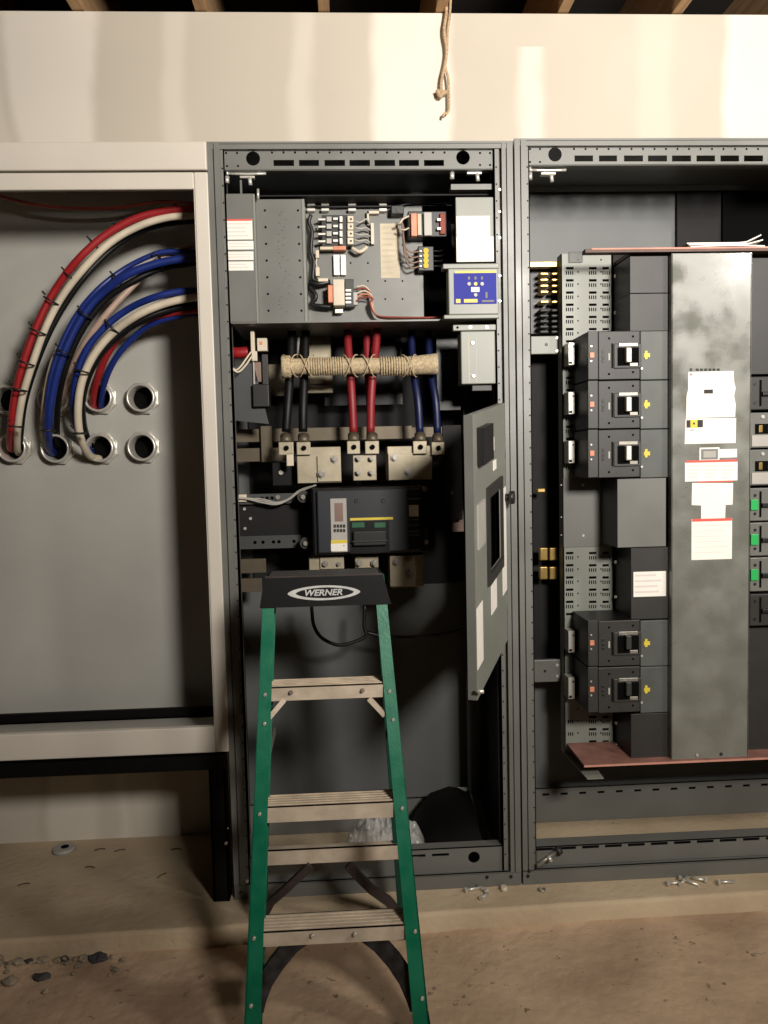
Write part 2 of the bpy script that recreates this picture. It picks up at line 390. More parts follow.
rows_ = ['upper row, leftmost at the photo edge', 'upper row, second from left, behind the blue cables', 'upper row, third from left, with the thin red and blue cables', 'upper row, rightmost and empty',
         'lower row, leftmost, with the red and white cables', 'lower row, second from left, with the blue cable', 'lower row, third from left, with the white cable end', 'lower row, rightmost and empty']
for (x, z), lb in zip(hubs, rows_):
    h = thing('conduit_bushing', 'conduit bushing, '+lb, 'conduit', (x, .42, z), 'conduit bushings in the enclosure back')
    t = MB('zinc')
    n = 40; i = t.idx('zinc'); prof = [(.041, .446), (.041, .378), (.044, .374), (.049, .376), (.050, .392), (.050, .417)]
    V = [[t.bm.verts.new((x+r*math.cos(2*PI*a/n), yy, z+r*math.sin(2*PI*a/n))) for r, yy in prof] for a in range(n)]
    for a in range(n):
        for k in range(len(prof)-1): f = t.bm.faces.new((V[a][k], V[a][k+1], V[(a+1) % n][k+1], V[(a+1) % n][k])); f.smooth = True; f.material_index = i
    t.obj('ring', h)
    l = MB('zinc'); 
    poly = [(x+(.060 if k % 2 else .054)*math.cos(2*PI*k/16), z+(.060 if k % 2 else .054)*math.sin(2*PI*k/16)) for k in range(16)]
    inner = [(x+.0495*math.cos(2*PI*k/16), z+.0495*math.sin(2*PI*k/16)) for k in range(16)]
    i = l.idx('zinc')
    O = [[l.bm.verts.new((p[0], yy, p[1])) for p in poly] for yy in (.404, .417)]; I = [l.bm.verts.new((p[0], .402, p[1])) for p in inner]
    for k in range(16):
        j = (k+1) % 16
        l.bm.faces.new((O[0][k], O[0][j], O[1][j], O[1][k])); l.bm.faces.new((I[k], I[j], O[0][j], O[0][k]))
    l.obj('locknut', h)
    MB('hole').cyl((x, .447, z), (x, .453, z), .041, n=24).obj('dark_end', h)  # black disc stands in for the darkness deep in the conduit

# feeder cables: photo crop coordinates -> pixels
def cc(pts, d):  # crop scale 2.926, origin (0,130)
    return [at(x/2.926, 130+y/2.926, Y) for (x, y), Y in zip(pts, d)]
def cable(label, pts, d, m, r=.0125, ties=(), cat='cable', group='feeder cables in the white enclosure'):
    P = cc(pts, d)
    c = thing('feeder_cable', label, cat, P[0], group)
    MB(m).tube(P, r, m, n=14, sub=6).obj('insulation', c)
    return c, P
YD = [.44, .36, .27, .22, .20, .19, .18, .17, .16, .16, .16, .16, .16]
def ys(n, last=.16, a=.44):
    base = [a, .36, .27, .23, .21, .20, .19]; return (base+[last]*20)[:n-1]+[last]
c1, _ = cable('red feeder cable of the top arc, beside a white one', [(35, 935), (28, 925), (32, 870), (45, 770), (75, 660), (113, 560), (163, 465), (232, 375), (312, 305), (400, 258), (490, 236), (575, 230), (620, 230)], ys(13), 'red_ins', .0115)
c2, P2 = cable('white feeder cable running under the red one in the top arc', [(55, 945), (50, 930), (52, 870), (66, 780), (96, 680), (133, 580), (180, 490), (245, 405), (322, 330), (405, 282), (490, 256), (575, 250), (620, 250)], ys(13, .165), 'white_ins', .0115)
c3, _ = cable('black feeder cable lowest of the top arc', [(62, 950), (60, 900), (72, 800), (101, 700), (141, 600), (190, 510), (252, 424), (326, 350), (403, 302), (488, 274), (575, 266), (620, 266)], ys(12, .215), 'black_ins', .0095)
c4, P4 = cable('bright blue feeder cable of the middle arc', [(160, 945), (146, 930), (142, 860), (158, 750), (188, 650), (232, 560), (292, 484), (372, 424), (470, 388), (575, 372), (620, 370)], ys(11), 'blue_ins', .0125)
c5, _ = cable('second blue feeder cable on the outside of the middle arc', [(152, 950), (140, 930), (136, 860), (146, 740), (175, 640), (222, 545), (285, 468), (362, 408), (440, 368), (490, 356), (570, 358), (620, 358)], ys(12, .21), 'blue_ins', .0085)
c6, _ = cable('black feeder cable beneath the blue one in the middle arc', [(172, 930), (166, 860), (177, 755), (205, 658), (248, 572), (310, 496), (390, 442), (475, 404), (575, 388), (620, 386)], ys(10, .205), 'black_ins', .0105)
c7, _ = cable('white feeder cable from the upper row hidden behind the middle arc', [(190, 815), (181, 795), (196, 735), (222, 672), (256, 612), (304, 548), (352, 494), (404, 440), (450, 392), (500, 362), (575, 338), (620, 330)], [.44, .38, .31, .25, .21, .19, .195, .215, .24, .235, .22, .22], 'pale_tan_ins', .0105)
c8, _ = cable('pale grey feeder cable showing left of the middle arc', [(140, 950), (128, 890), (132, 800), (148, 710), (172, 640), (200, 590)], [.44, .36, .28, .25, .24, .23], 'white_ins', .011)
c9, _ = cable('blue feeder cable on the outside of the lowest arc', [(270, 945), (232, 890), (216, 820), (222, 730), (252, 645), (305, 578), (375, 524), (450, 490), (520, 474), (575, 470), (620, 468)], ys(11), 'blue_ins', .011)
c10, P10 = cable('white feeder cable of the lowest arc ending in the third lower bushing', [(292, 962), (262, 952), (236, 900), (228, 820), (240, 735), (274, 660), (330, 594), (400, 543), (470, 512), (530, 496), (580, 488), (620, 486)], ys(12), 'white_ins', .0125)
c11, _ = cable('black feeder cable under the white one in the lowest arc', [(265, 925), (245, 870), (240, 790), (260, 715), (300, 645), (360, 590), (430, 548), (500, 524), (575, 512), (620, 510)], ys(10, .2), 'black_ins', .0125)
c12, _ = cable('red feeder cable of the short inner bend from the upper row', [(282, 820), (272, 800), (282, 740), (310, 665), (350, 605), (410, 562), (500, 536), (620, 524)], [.44, .38, .32, .28, .26, .24, .22, .2], 'red_ins', .011)
c13, _ = cable('blue feeder cable of the short inner bend from the upper row', [(300, 825), (296, 800), (306, 740), (336, 672), (384, 614), (440, 570), (520, 545), (620, 532)], [.44, .39, .33, .29, .27, .25, .23, .22], 'blue_ins', .010)
c14, _ = cable('white feeder cable sliver behind the inner red one', [(268, 815), (260, 780), (272, 720), (296, 665), (330, 620)], [.44, .4, .34, .31, .29], 'white_ins', .010)
def tie(par, P, k, r, name='cable_tie'):
    p = P[k]; d = (P[k+1]-P[k-1]).normalized()
    return MB('black').ring(p, d, r, .0022, 'black').cyl(p+Vector((-.6, -.3, .75)).normalized()*r, p+Vector((-.6, -.3, .75)).normalized()*(r+.014), .003).obj(name, par)
def tie2(par, A_, B_, k, t=0):
    p = A_[k].lerp(A_[k+1], t); q = B_[k].lerp(B_[k+1], t); c = (p+q)/2; d = (A_[k+1]-A_[k]).normalized()
    return tie_at(par, c, d, (p-q).length/2+.0135)
def tie_at(par, c, d, r):
    return MB('black').ring(c, d, r, .003, 'black').cyl(c+Vector((-.6, -.3, .75)).normalized()*r, c+Vector((-.6, -.3, .75)).normalized()*(r+.014), .003).obj('cable_tie', par)
for x, y, dx, dy in ((45, 868, .1, -1), (54, 760, .2, -1), (76, 682, .35, -1), (110, 590, .4, -1), (150, 500, .6, -1), (206, 430, .8, -1), (280, 340, 1, -.8), (350, 295, 1, -.6), (535, 245, 1, -.1)):
    tie_at(c2, at(x/2.926, 130+y/2.926, .185), Vector((dx, 0, -dy)).normalized(), .0245)
for x, y, dx, dy in ((140, 880, 0, -1), (186, 650, .4, -1), (250, 540, .7, -1), (345, 440, 1, -.7), (470, 385, 1, -.3)):
    tie_at(c4, at(x/2.926, 130+y/2.926, .19), Vector((dx, 0, -dy)).normalized(), .022)
for x, y, dx, dy in ((230, 888, 0, -1), (240, 706, .3, -1), (330, 580, .9, -1), (500, 495, 1, -.25)):
    tie_at(c10, at(x/2.926, 130+y/2.926, .185), Vector((dx, 0, -dy)).normalized(), .022)
tag(MB('red_dull').tube([at(-10, 193, .3), at(10, 199, .3), at(40, 205.5, .3), (at(80, 208.5, .3)), at(120, 207.5, .3), at(160, 202, .3), at(182, 203, .3), at(199, 204, .3)], .0058).obj('ground_wire'), 'thin dark red wire sagging across the top of the white enclosure', 'wire')

# ------------------------------------------------------------------ B: middle switchboard section
BZ1 = 2.424
def post(par, x0, x1, z1, inner_right, name='post'):
    """folded channel post; inner flange carries the small holes"""
    w = x1-x0; b = MB('grey')
    if inner_right: segs = [(0, .34, 0), (.34, .42, .008), (.42, .78, 0), (.78, 1, .010)]
    else: segs = [(0, .28, .010), (.28, .40, .020), (.40, .62, .001), (.62, .68, .009), (.68, 1, .001)]
    for a, c, y in segs: b.box(x0+a*w, x0+c*w, y, .05, PADZ+.045, z1-.006, 'grey')
    if inner_right: b.box(x1-.003, x1, .010, .07, PADZ+.045, z1-.006)
    else: b.box(x0, x0+.003, .010, .07, PADZ+.045, z1-.006)
    xh = x1-.006 if inner_right else x0+.007
    z = PADZ+.1
    while z < z1-.05:
        b.cyl((xh, .0108, z), (xh, .0096, z), .0026, 'hole', n=8); z += .05
    return b.obj(name, par)
B = thing('switchboard_section', 'grey open switchboard section in the middle behind the ladder', 'electrical cabinet', (.457, .22, PADZ), 'open grey switchboard sections')
post(B, 0, .048, BZ1, True); post(B, .858, .914, BZ1, False)
# top
zt0, zt1 = at(350, 170, .02).z, at(350, 147, .02).z
def top_rail(par, x0, x1, y, zt0, zt1, circ, slots, sv, dots, m='grey'):
    H = []
    for u, v, r in circ: p = at(u, v, y); H.append(('c', p.x, p.z, r))
    for a, c in slots: H.append(('r', at(a, sv, y).x, at(c, sv, y).x, at(a, sv+3, y).z, at(a, sv-3, y).z))
    for u, v in dots: p = at(u, v, y); H.append(('c', p.x, p.z, .0035))
    H = [(h[0],)+((h[1], h[2], max(h[3], zt0+.006), h[4]) if h[0] == 'r' else h[1:]) for h in H]
    b = MB(m).plate((x0, x1, zt0, zt1), H, y, .003, m)
    b.box(x0, x1, y, y+.05, zt1-.003, zt1).box(x0, x1, y, y+.03, zt0-.001, zt0+.002)
    return b.obj('top_rail', par)
top_rail(B, .046, .862, .02, zt0, zt1, [(253, 158.5, .021), (463, 157.5, .021)],
         [(273.5, 294), (299, 319), (324.5, 345), (349.5, 370), (374.5, 395), (399, 419), (424, 444)], 163,
         [(226, 153), (237, 153), (227, 166), (238, 166), (480, 153), (490, 153), (480, 165), (490, 165)]+[(272+k*11.5, 152.5) for k in range(16)])
MB('grey').box(0, .914, 0, .44, BZ1-.006, BZ1).box(.002, .912, .004, .03, BZ1-.02, BZ1-.006).obj('top_panel', B)
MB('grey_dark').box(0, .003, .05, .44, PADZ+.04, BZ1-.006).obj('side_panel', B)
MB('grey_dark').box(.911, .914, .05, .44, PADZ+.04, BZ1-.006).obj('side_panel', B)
MB('grey_back').box(.003, .911, .437, .441, PADZ+.04, BZ1-.006).obj('back_panel', B)
# bottom
zr1 = at(450, 848, .02).z; zr0 = at(450, 874, .02).z
hs = [('c', at(474, 857, .02).x, .19, .019)]+[('r', at(u, 855, .02).x, at(u+17, 855, .02).x, .199, .208) for u in (255, 281, 307, 333, 359, 385, 408.5, 432)]
MB('grey').plate((.046, .862, zr0+.002, zr1), hs, .02, .003).box(.046, .862, .02, .06, zr1-.003, zr1).obj('bottom_rail', B)
MB('grey').box(0, .914, 0, .012, PADZ, PADZ+.046, bev=.002).box(0, .914, 0, .05, PADZ+.043, PADZ+.046).obj('base_channel', B)
zrb = at(450, 796, .42).z
MB('grey').box(.003, .911, .42, .423, PADZ+.001, zrb).box(.003, .911, .42, .436, zrb-.003, zrb).obj('rear_base_rail', B)
MB('grey').box(.0, .05, .05, .36, PADZ+.001, PADZ+.04).obj('side_base_rail', B)
MB('grey').box(.864, .914, .05, .36, PADZ+.001, PADZ+.04).obj('side_base_rail', B)
b = MB('hole')
for u in (425, 447): b.pb(u, 799, u+14, 801.5, .419, .002, 'hole')
b.obj('slot', B)
for u, v in ((511, 876.5), (487, 877)): screw(B, u, v, 0, .006, 'black', 'bolt')
screw(B, 240.5, 892, 0, .004, 'black', 'bolt'); screw(B, 247, 881, 0, .006, 'zinc', 'bolt')
# middle uprights behind
MB('grey_dark').box(.80, .83, .33, .36, PADZ+.08, 1.95).obj('upright', B)
MB('inner').box(.045, .862, .425, .436, 1.02, 1.93).obj('rear_sheet', B, 'dark barrier sheet behind the circuit breaker')
MB('inner').box(.862, .868, .06, .42, PADZ+.06, 1.95).obj('side_barrier', B, 'black side barrier sheet')
# white metal clips under the top rail
def clip(u0, u1, v, Y, cab):
    q = thing('cable_clamp', cab, 'clamp', at((u0+u1)/2, v+8, Y), 'shiny clamps under the top rails')
    b = MB('zinc'); b.tube([at(u0, v, Y), at((u0+u1)/2, v+.5, Y), at(u1, v, Y)], .004, sub=2); b.obj('rod', q)
    b = MB('zinc'); um = (u0+u1)/2
    b.pb(um-7, v+2, um+8, v+4.5, Y-.004, .02, 'zinc', .002); b.tube([at(um+3, v+4, Y), at(um+4, v+12, Y)], .006, sub=1); b.obj('saddle', q)
    b = MB('zinc'); b.tube([at(u0, v-3, Y-.004), at(u0+.5, v+2, Y-.004)], .004, sub=1); b.tube([at(u0, v+3, Y-.004), at(u0, v+10, Y-.004)], .007, sub=1); b.obj('bolt', q)
clip(227, 266, 173.5, .035, 'shiny metal clamp under the top rail at the left corner of the middle section')
clip(452, 496, 169.5, .035, 'shiny metal clamp under the top rail at the right corner of the middle section')
clip(530, 566, 170, .035, 'shiny metal clamp under the top rail at the left corner of the right section')
MB('grey').pb(451, 184, 497, 189.5, .03, .05).obj('bracket', B)
b = MB('grey'); b.pb(240, 180, 242, 194, .03, .004); b.obj('bracket', B)

# instrument compartment
K = thing('instrument_compartment', 'grey shallow instrument compartment across the top of the middle section', 'panel', at(360, 323, .2), None)
zc0, zc1 = at(300, 322.5, .06).z, at(300, 197, .06).z
MB('grey').box(.05, .858, .03, .36, zc0-.006, zc0-.001).obj('floor_shelf', K)
MB('inner').box(.05, .858, .06, .36, zc1+.002, zc1+.006).obj('top_shelf', K)
pbo('left_cover', K, 224.5, 193.5, 255.5, 323, .03, .012, 'grey', .002)
MB('grey_light').pb(254.8, 194, 256.6, 323, .028, .02, 'grey_light').obj('cover_edge', K)
b = MB('grey'); b.pb(257, 199, 304, 322.5, .055, .008, 'grey', .002)
for k in range(7):
    for u in (265, 298):
        p = at(u+k*.6, 210.5+k*16.7, .055); b.cyl((p.x, .0555, p.z), (p.x, .0535, p.z), .0035, 'hole', n=8)
for k in range(28):
    p = at(282+random.uniform(-4, 8), 212+k*3.7, .055); b.cyl((p.x, .0555, p.z), (p.x, .054, p.z), .0012, 'hole', n=6)
b.obj('hinged_panel', K)
MB('grey_light').pb(303.4, 199, 306, 323, .052, .10, 'grey_light').obj('panel_edge', K)
for u, v in ((258, 191.5),): 
    MB('zinc').tube([at(258, 189, .03), at(258, 199, .03)], .004, sub=1).obj('hinge_pin', K)
# mounting plate with holes
p0, p1 = at(305, 207, .15), at(424, 321, .15)
H = []
for k in range(5):
    for j in range(7):
        p = at(316+j*17.3, 227+k*18+(0 if j else 2), .15)
        if p.x < p1.x-.02: H.append(('c', p.x, p.z, .0032))
MB('grey').plate((p0.x, p1.x, p1.z, p0.z), H, .15, .003).obj('mounting_plate', K)
pbo('plate_back', K, 305, 196, 424, 322, .158, .004, 'hole')
b = MB('grey_dark'); b.pb(305, 196, 452, 206, .15, .01, 'grey_dark'); b.obj('top_strip', K)
pbo('side_void', K, 424, 197, 452, 322, .30, .006, 'hole')  # black sheet stands in for the darkness of the open recess
pbo('right_cover', K, 456, 197, 497.5, 262, .02, .012, 'grey_light', .002)
for u, v in ((499.5, 212), (499.5, 238), (499.5, 276), (499.5, 301), (499.5, 190)): screw(B, u, v, .010, .005, 'zinc')
# stickers on left cover
sticker(K, 226, 219, 252.5, 239.5, .03, 'paper', 4, True, label='warning sticker with a red header')
for a, c in ((241, 249.5), (251.5, 260), (261.5, 270.5)): sticker(K, 227, a, 253.5, c, .03, 'paper', 2, label='small white printed sticker')
sticker(K, 456.5, 216, 490, 236.5, .02, 'paper', 4, label='white printed paper label, upper')
sticker(K, 456.5, 236.7, 497.3, 261.5, .02, 'paper', 5, label='white printed paper label, lower')
sticker(K, 380.5, 223.5, 399.5, 278, .15, 'paper_old', 9, name='placard', label='cream printed placard on the mounting plate', ink='placard_ink')
# cleats along the top strip
for u in (311, 325, 352, 383):
    t = tag(MB('zinc').pb(u-4, 203, u+4, 205.5, .128, .02, 'zinc', .002).pb(u-4, 208, u+4, 211, .128, .02, 'zinc', .002).obj('wire_clip'), 'bright wire clip '+{311: 'nearest the hinged panel', 325: 'second from the hinged panel', 352: 'third from the hinged panel', 383: 'above the cream placard'}[u]+' on the compartment top strip', 'clip', 'wire clips along the compartment top')
tag(MB('black').tube([at(306, 205, .135), at(330, 207, .135), at(360, 206.5, .135), at(395, 206, .135), at(415, 203, .135), at(448, 203, .135)], .0035).obj('control_wire'), 'black wire strung through the bright clips along the compartment top', 'wire')

# terminal block (left)
T = thing('terminal_block', 'terminal block with four rows of pale screw terminals on the mounting plate', 'terminal block', at(332, 246, .14))
pbo('base', T, 322, 215, 354, 246, .115, .035, 'black')
for k in range(4):
    v = 219+k*7.3
    b = MB('white_ins'); b.pb(318, v-.8, 325.5, v+1.4, .108, .03, 'zinc', .001); b.obj('terminal', T)
    b = MB('label_grey'); b.pb(326.5, v-2.5, 331.5, v+2.5, .104, .02, 'label_grey', .001); b.obj('marker_strip', T)
    b = MB('zinc'); b.pb(339.5, v-3, 342.5, v+3, .1, .02, 'zinc', .001); b.pb(333, v-1.7, 338, v+1, .106, .02, 'zinc', .001); b.obj('jumper', T)
    b = MB('white_ins'); b.pb(347.5, v-3.3, 353.5, v+3.3, .104, .04, 'white_ins', .001); b.cyl(at(351, v, .104), at(351, v, .1025), .003, 'hole', n=8); b.obj('terminal', T)
pbo('end_stop', T, 333, 245, 346, 250, .115, .03, 'orange', .002, 'small amber end stop')
pbo('marker_tag', T, 320, 246.5, 333, 249.5, .11, .02, 'paper_old', .001)
for k in range(4):
    v = 221+k*6.2
    tag(MB('label_grey').tube([at(354, v, .11), at(360, v+1.5, .11), at(366, v+random.uniform(-2, 2), .12), at(370, v+3, .13)], .0026).obj('control_wire'), 'short grey wire from the %s terminal row toward the placard' % ('top', 'second', 'third', 'bottom')[k], 'wire', 'short wires at the terminal block')
q = thing('wire_duct_bracket', 'thin white stepped bracket beside the terminal block and placard', 'bracket', at(371, 240, .14))
b = MB('white_ins'); b.pb(367, 211, 379, 213.5, .13, .02); b.pb(367, 211, 369, 222, .13, .02); b.pb(371, 223, 374, 244, .13, .02); b.obj('bracket_body', q)
b = MB('white_ins'); b.tube([at(352, 248, .12), at(358, 251.5, .115), at(362, 251, .115), at(367, 247, .12)], .006); b.obj('tail', q)
# left white wires
for (pts, lb) in (([(311, 215), (309, 222), (312, 232), (311, 250), (314, 262), (313, 278), (318, 281)], 'black and pale wire bundle down the left of the mounting plate'),):
    tag(MB('black').tube([at(u, v, .12) for u, v in pts], .006).obj('control_wire'), lb, 'wire')
q = thing('wire_marker', 'pale wire markers on the vertical wire left of the metal rail', 'marker', at(317, 280, .12))
MB('white_ins').pb(315.5, 250, 319, 258, .112, .015, 'white_ins', .002).obj('sleeve', q); MB('white_ins').pb(315.5, 267, 319.5, 276, .112, .015, 'white_ins', .002).obj('sleeve', q)
MB('white_ins').pb(318, 278, 328, 281.5, .112, .02, 'white_ins', .002).obj('sleeve', q); MB('white_ins').tube([at(317, 258, .118), at(316, 263, .118), at(317.5, 268, .118)], .002).obj('wire', q)
# bright rail
q = thing('mounting_rail', 'bright metal rail between the terminal block and the relay', 'rail', at(340, 275, .14))
b = MB('zinc'); b.pb(333.5, 254.5, 338.8, 275, .134, .016, 'zinc', .001); b.pb(340.8, 254.5, 345.8, 275, .134, .016, 'zinc', .001); b.pb(338.5, 254.5, 341, 275, .142, .006, 'bolt')
b.obj('rail_body', q)
# relay
q = thing('control_relay', 'small pale relay with a pink stripe under the bright rail', 'relay', at(340, 306, .14))
pbo('body', q, 333, 279, 344.5, 305.5, .09, .06, 'white_ins', .003); pbo('stripe', q, 328, 285, 333, 302.5, .095, .055, 'orange', .002, 'pink side stripe')
pbo('socket', q, 345, 279, 354, 307, .11, .04, 'charcoal', .002)
for k in range(4): pbo('terminal', q, 345.5, 289+k*4, 351, 291.5+k*4, .105, .02, 'zinc', .001)
pbo('pin', q, 335, 309, 343, 313, .12, .02, 'zinc', .001)
pbo('connector', q, 353, 292, 357.5, 305, .11, .02, 'label_grey', .002)
b = MB('black'); b.tube([at(309, 286, .13), at(316, 296, .12), at(312, 304, .125), at(320, 306, .12), at(331, 307, .12)], .007)
b.tube([at(330, 282, .125), at(318, 284, .12), at(310, 282, .13)], .008); tag(b.obj('control_cable'), 'black looped cables left of the relay', 'cable')
for k, (dv, mm, nm) in enumerate(((0, 'white_ins', 'white'), (2.2, 'red_dull', 'dark red'), (5, 'white_ins', 'second white'), (8, 'orange', 'pinkish'), (11, 'red_dull', 'lower dark red'))):
    pts = [(356, 287+dv*1.3), (364, 286+dv), (370+.25*dv, 292+dv*.6), (372.5-dv*.2, 303), (374.5-dv*.1, 312), (380, 318-k*.4), (400, 319.3-k*.5), (424, 319.5-k*.5), (452, 319-k*.5)]
    tag(MB(mm).tube([at(u, v, .125-.004*k) for u, v in pts], .0026, n=8).obj('control_wire'), nm+' wire of the bundle curving from the relay along the compartment bottom', 'wire', 'relay wires')
# transformer & yellow fuse block
q = thing('control_transformer', 'black control transformer with orange and grey faces above the yellow fuse block', 'transformer', at(425, 238, .14))
pbo('core', q, 408, 211, 447, 237, .10, .06, 'black', .003)
pbo('coil', q, 411, 213, 417, 236, .085, .03, 'orange', .002, 'orange coil face'); pbo('coil', q, 417.5, 213.5, 421.5, 235, .09, .03, 'paper_old', .002)
pbo('label_plate', q, 424, 212, 432, 235.5, .085, .03, 'label_grey', .002); pbo('coil', q, 440, 213, 445.5, 234, .09, .03, 'red_dull', .002)
for v in (218, 227): pbo('terminal', q, 437, v, 441, v+3, .085, .02, 'bolt', .001)
tag(MB('black').pb(391, 205, 404, 214, .11, .04, 'black', .003).pb(396.5, 208, 399.5, 212, .107, .01, 'charcoal').obj('fuse_holder'), 'small black fuse holder right of the clips above the placard', 'fuse holder')
q = thing('fuse_block', 'yellow topped fuse block under the transformer', 'fuse block', at(427, 270, .14))
pbo('base', q, 418, 246, 434, 271, .11, .04, 'black', .003)
for k in range(4):
    MB('yellow').cyl(at(426, 250.5+k*5, .102), at(426, 250.5+k*5, .115), .0085, 'yellow', n=12).obj('fuse_cap', q)
    pbo('terminal', q, 419.5, 250+k*5, 422, 252+k*5, .105, .02, 'bolt', .001)
for k in range(4):
    tag(MB('tan_ins').tube([at(401+k, 218+k*3, .11), at(403, 232+k*2, .105), at(405, 246+k*3.5, .1), at(411, 252+k*5.2, .1), at(419, 251.5+k*5, .108)], .0028, n=8).obj('control_wire'), 'brownish wire from the transformer to the %s yellow fuse' % ('top', 'second', 'third', 'bottom')[k], 'wire', 'wires into the yellow fuse block')
    tag(MB('black').tube([at(434, 251+k*5, .11), at(440, 251+k*5, .12), at(446, 249+k*5, .15)], .003, n=8).obj('control_wire'), 'black wire leaving the right side at the %s yellow fuse' % ('top', 'second', 'third', 'bottom')[k], 'wire', 'black wires right of the yellow fuse block')
tag(MB('white_ins').tube([at(409, 216, .1), at(403, 219, .1), at(400, 223, .1), at(397, 224, .11)], .003).obj('control_wire'), 'white wire looping left of the orange coil', 'wire')
tag(MB('white_ins').tube([at(409, 228, .1), at(404, 230, .1), at(399, 229, .11)], .0025).obj('control_wire'), 'short white wire below the looping one, left of the orange coil', 'wire')

# ground fault relay with blue face
q = thing('protection_relay', 'grey relay unit with a blue keypad face and yellow lettering', 'relay', at(472, 318, .0))
pbo('housing', q, 448.5, 268, 498.5, 314.5, -.012, .05, 'grey_light', .003)
pbo('top_flange', q, 443, 263.5, 499, 268.5, -.016, .045, 'grey_light', .002); pbo('bottom_flange', q, 444, 314.5, 498.5, 318.5, -.014, .045, 'grey_light', .002)
f = pbo('keypad', q, 454, 273, 496.5, 304, -.0135, .002, 'device_blue', 0, 'blue keypad face')
pbo('yellow_stripe', f, 455, 270.8, 496, 273, -.0138, .002, 'yellow')
for u, v, mm in ((469, 284, 'label_grey'), (475.5, 284, 'yellow'), (482, 284, 'label_grey'), (475.5, 295, 'label_grey')):
    p = at(u, v, -.0135); MB(mm).cyl((p.x, -.0135, p.z), (p.x, -.0165, p.z), .0055, mm, n=12).obj('button', f)
pbo('display', f, 471, 287, 479.5, 292, -.0165, .003, 'paper', .001, 'white display window')
for u in (469, 475.5, 482): pbo('caption', f, u-1, 276.5, u+1, 279.5, -.0142, .001, 'ink')
pbo('logo', f, 456, 299, 460.5, 303, -.0145, .001, 'yellow'); pbo('lettering', f, 464, 299, 477.5, 302.5, -.0145, .001, 'yellow'); pbo('lettering', f, 482, 300, 494, 302, -.0142, .001, 'ink')
pbo('lettering', f, 485.5, 292, 487.5, 298, -.0142, .001, 'ink')

# small grey cover below
q = thing('terminal_cover', 'small grey sheet metal cover with screws under the blue faced relay', 'cover', at(477, 384, .02))
pbo('flange', q, 453, 324.5, 496, 330.5, .012, .03, 'grey_light', .002)
pbo('box', q, 461, 331, 495.5, 384, .015, .07, 'grey_light', .003)
b = MB('white_ins'); 
pbo('seam', q, 468.5, 337, 469.3, 383, .0145, .002, 'paper_old'); pbo('seam', q, 476, 337, 476.6, 383, .0145, .002, 'label_grey')
for u, v in ((470, 327.3), (486.5, 327.3), (472.5, 343), (473.5, 376)): screw(q, u, v, .013, .006)
screw(q, 457.5, 327.5, .012, .004, 'hole')
pbo('tab', q, 472, 385, 492, 391, .03, .03, 'charcoal', .002)

# ------------------------------------------------------------------ B interior: bus, lugs, cables
MB('tin').pb(308, 336, 331, 362, .30, .012, 'tin', .002).obj('tmp')
bpy.data.objects['tmp'].name = 'bus_plate'; tag(bpy.data.objects['bus_plate'], 'bright tin plated bus plate above the wrapped bar', 'busbar', 'tin plated bus plates')
tag(MB('tin').pb(304, 375, 333, 384, .28, .03, 'tin', .002).pb(304, 385.5, 333, 393, .27, .03, 'tin', .002).obj('bus_plate'), 'stepped tin plated bus plate below the wrapped bar', 'busbar', 'tin plated bus plates')
tag(MB('tin').pb(267, 364, 287, 396, .30, .012, 'tin_dim', .002).obj('bus_plate'), 'dim tan bus plate behind the left end of the wrapped bar', 'busbar', 'tin plated bus plates')
tag(MB('zinc').tube([at(299, 336, .2), at(298.5, 375, .2)], .007, sub=1).obj('threaded_rod'), 'bright upright rod between the two black cables', 'rod')
tag(MB('lexan').pb(324, 334, 402, 405, .33, .004, 'lexan').obj('barrier_sheet'), 'smoky clear barrier sheet behind the red cables', 'barrier')
tag(MB('lexan').pb(437, 332, 460, 410, .22, .004, 'lexan').obj('barrier_sheet'), 'smoky clear barrier sheet right of the blue cables', 'barrier')
# left small gear
q = thing('current_transformer', 'small control device with white connectors at the left post', 'device', at(256, 408, .12))
pbo('connector', q, 257, 338, 267, 351, .10, .03, 'white_ins', .002); pbo('connector', q, 250.5, 331, 254.5, 352, .10, .02, 'white_ins', .002)
pbo('connector', q, 251.5, 351, 257, 361, .10, .02, 'white_ins', .002)
pbo('socket', q, 259.5, 341.5, 262.5, 345, .099, .02, 'orange', .001)
pbo('bracket', q, 262, 354, 268, 385, .12, .02, 'charcoal', .002); pbo('body', q, 252.5, 384, 269, 407, .10, .06, 'black', .003)
pbo('terminal', q, 254, 362, 261, 382, .12, .02, 'tan_ins', .002)
pbo('stem', q, 253, 350, 254.5, 385, .11, .008, 'label_grey')
tag(MB('white_ins').tube([at(231, 367, .05), at(236, 370, .06), at(241, 366, .08), at(246, 359, .09), at(251, 352, .1)], .003).obj('control_wire'), 'upper white wire from the left post to the connector', 'wire')
tag(MB('white_ins').tube([at(231, 368, .05), at(238, 372, .06), at(245, 366, .08), at(252, 356, .1)], .003).obj('control_wire'), 'lower white wire from the left post to the connector', 'wire')
tag(MB('red_ins').tube([at(228, 352, .16), at(238, 353, .15), at(249, 352, .15)], .018).obj('power_cable'), 'short dark red cable end behind the left post', 'cable')
tag(MB('grey_dark').hexa([at(230, 368, .12), at(253, 362, .12), at(269, 424, .12), at(230, 420, .12), at(230, 368, .128), at(253, 362, .128), at(269, 424, .128), at(230, 420, .128)]).obj('barrier_plate'), 'dark grey slanted plate beside the left post above the bus bars', 'plate')
